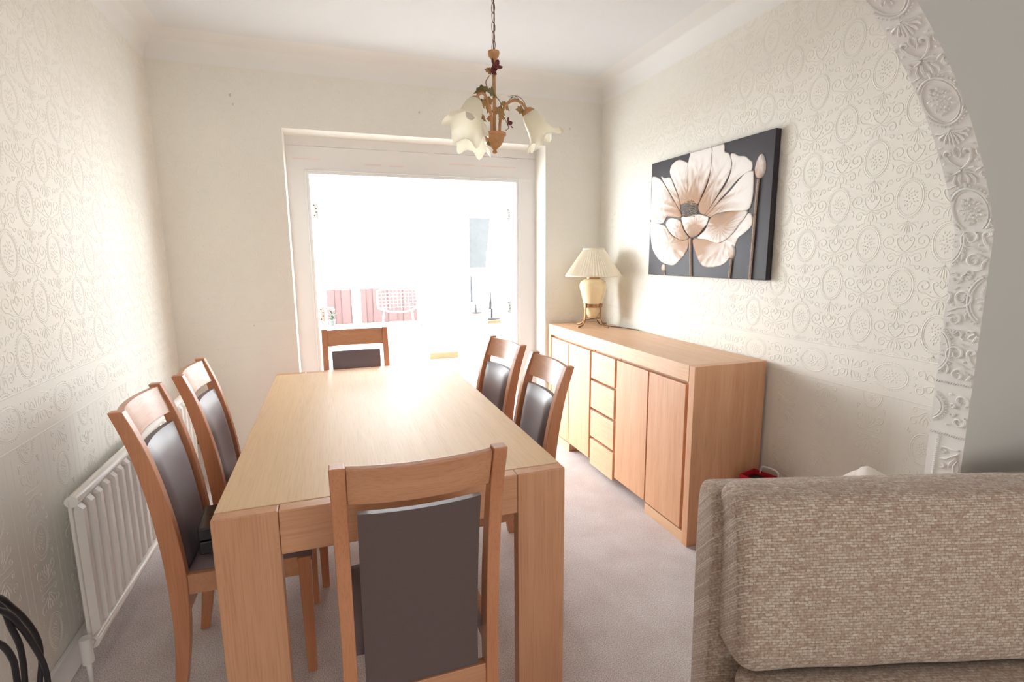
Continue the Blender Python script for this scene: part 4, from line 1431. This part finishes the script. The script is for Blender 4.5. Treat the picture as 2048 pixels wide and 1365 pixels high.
# ------------------------------------------------------------------ socket, plug and lead by the left corner
so = empty('wall_socket', (-0.80, YB, 0.22))
tag(so, 'white double wall socket low on the back wall by the corner', 'socket')
MB().box(-0.06, 0.086, -0.010, 0, 0, 0.086).build('face_plate', M['white'], so, bevel=0.003)
for x in (-0.045, 0.055): MB().box(x, x + 0.012, -0.013, -0.010, 0.062, 0.076).build('switch', M['white'], so)
pg = empty('plug_lead', (-0.83, YB - 0.012, 0.245))
tag(pg, 'black plug with thin black lead trailing down to the carpet', 'plug')
MB().box(-0.024, 0.024, -0.036, 0, 0, 0.05).build('plug', M['black'], pg, bevel=0.008)
MB().tube(bez([(0.012, -0.02, 0.0), (0.016, -0.028, -0.05), (0.024, -0.03, -0.10), (0.04, -0.032, -0.16), (0.07, -0.034, -0.215), (0.12, -0.04, -0.241), (0.25, -0.06, -0.241)], 5), 0.0036, 6).build('lead', M['cable'], pg, smooth=True)

# ------------------------------------------------------------------ sofa against the arch
sang = math.atan2(0.669 - 0.878, 1.468 - 0.782)
sf = empty('sofa', (0.838, 0.895, 0), sang)
tag(sf, 'beige basket-weave fabric sofa in the right foreground', 'sofa')
# local: x along the sofa, +y away from the camera


def pillow_block(name, x0, x1, y0, y1, z0, z1, mat, nx=30, nz=16, r=0.07, lean=0.0, wr=0.0, seed=0):
    """soft upholstered block: superellipse section swept along x, with folds"""
    secs = []
    m = 44
    ends = [r / (x1 - x0) * (1 - math.cos(math.pi / 2 * i / 7)) for i in range(7)]
    ts = ends + [r / (x1 - x0) + (1 - 2 * r / (x1 - x0)) * i / nx for i in range(nx + 1)] + [1 - q for q in ends[::-1]]
    for t in ts:
        x = x0 + (x1 - x0) * t
        e = min(t, 1 - t) * (x1 - x0)
        k = 1.0 if e > r else math.sqrt(max(1 - (1 - e / r) ** 2, 0.0))
        ks = 0.55 + 0.45 * k
        sec_ = []
        for j in range(m):
            a = 2 * math.pi * j / m
            ca, sa = math.cos(a), math.sin(a)
            p = 0.38
            yy = math.copysign(abs(ca) ** p, ca)
            zz = math.copysign(abs(sa) ** p, sa)
            hy_, hz_ = (y1 - y0) / 2 * ks, (z1 - z0) / 2 - (1 - k) * r * 0.6
            z_ = (z0 + z1) / 2 + zz * hz_
            y_ = (y0 + y1) / 2 + yy * hy_ + lean * (z_ - z0)
            if wr and ca < 0.2:
                y_ += wr * math.sin(9 * z_ + 3 * x + seed) * math.exp(-t * 6) + wr * 0.5 * math.sin(26 * x + 7 * z_ + seed) * (0.3 + 0.7 * math.exp(-t * 5)) 
            sec_.append((x, y_, z_))
        secs.append(sec_)
    return MB().sweep(secs).build(name, mat, sf, smooth=True)


pillow_block('back_frame', 0.0, 1.60, 0.03, 0.17, 0.05, 0.822, M['weave'], r=0.03, lean=0.03)
cush = pillow_block('back_cushion', 0.018, 1.55, -0.075, 0.075, 0.435, 0.852, M['weave'], nx=60, r=0.05, lean=0.10, wr=0.006)
pillow_block('seat_cushion', 0.02, 1.55, -0.62, 0.02, 0.20, 0.432, M['weave'], r=0.05)
MB().box(0.02, 1.58, -0.56, 0.10, 0.04, 0.21).build('base', M['weave'], sf, bevel=0.02)
for x in (0.08, 1.5):
    for y in (-0.5, 0.1):
        MB().lathe([(0.022, 0), (0.028, 0.05)], 12, c=(x, y, 0)).build('foot', M['black'], sf)

# ------------------------------------------------------------------ things on the floor behind the sofa
bag = empty('white_cloth_bundle', (1.83, 1.262, 0))
tag(bag, 'knotted white cotton bundle behind the sofa against the right wall', 'bundle')
n1, n2 = 30, 20
rows = []
for j in range(n2 + 1):
    v = j / n2
    row = []
    for i in range(n1 + 1):
        a = 2 * math.pi * i / n1
        ph = math.pi * v
        r_ = math.sin(ph) ** 0.7
        w = 1 + 0.05 * math.sin(3 * a + 4 * v) + 0.035 * math.sin(7 * a - 5 * v)
        row.append((0.13 * r_ * w * math.cos(a), 0.13 * r_ * w * math.sin(a), 0.295 - 0.295 * math.cos(ph) * (1 + 0.0 * w)))
    rows.append(row)
MB().grid(rows).build('bundle_body', M['linen'], bag, smooth=True)
for k, (p, q) in enumerate((((-0.09, -0.06, 0.50), (0.05, 0.05, 0.565)), ((-0.05, 0.08, 0.53), (0.06, -0.08, 0.52)))):
    pts = bez([p, tuple((Vector(p) + Vector(q)) / 2 + Vector((0, 0, 0.055))), q], 8)
    MB().tube(pts, [0.018 + 0.022 * math.sin(math.pi * i / (len(pts) - 1)) for i in range(len(pts))], 10).build('fold', M['linen'], bag, smooth=True)

rb = empty('red_gift_bag', (1.875, 1.795, 0), 0.25)
tag(rb, 'red open-topped bag on the floor beside the sideboard end', 'bag')
mb = MB()
for x0, x1, y0, y1 in ((-0.06, -0.055, -0.08, 0.08), (0.055, 0.06, -0.08, 0.08), (-0.055, 0.055, -0.08, -0.075), (-0.055, 0.055, 0.075, 0.08)):
    mb.box(x0, x1, y0, y1, 0.0, 0.362)
mb.box(-0.055, 0.055, -0.075, 0.075, 0, 0.004)
mb.build('bag_body', M['red'], rb)
MB().box(-0.05, 0.05, -0.07, 0.07, 0.004, 0.345).build('contents', M['black'], rb, bevel=0.01)
MB().tube(bez([(0.058, -0.045, 0.35), (0.058, -0.035, 0.385), (0.058, 0.035, 0.385), (0.058, 0.045, 0.35)], 6), 0.005, 6).build('handle', M['white'], rb, smooth=True)

# old filler marks on the back wall
for x, z, s in ((-0.502, 2.36, 0.012), (-0.49, 2.31, 0.008), (0.619, 2.352, 0.010), (-0.481, 0.977, 0.006), (1.724, 2.325, 0.008)):
    m = MB()
    n = 9
    ring_ = [(x + s * (1 + 0.5 * math.sin(k * 2.3)) * math.cos(2 * math.pi * k / n) * 0.6, z + s * (1 + 0.5 * math.sin(k * 1.7)) * math.sin(2 * math.pi * k / n)) for k in range(n)]
    m.sweep([[(px, YB - 0.0009, pz) for px, pz in ring_], [(px, YB, pz) for px, pz in ring_]]).build('filler_mark', M['stain'], wall_back)
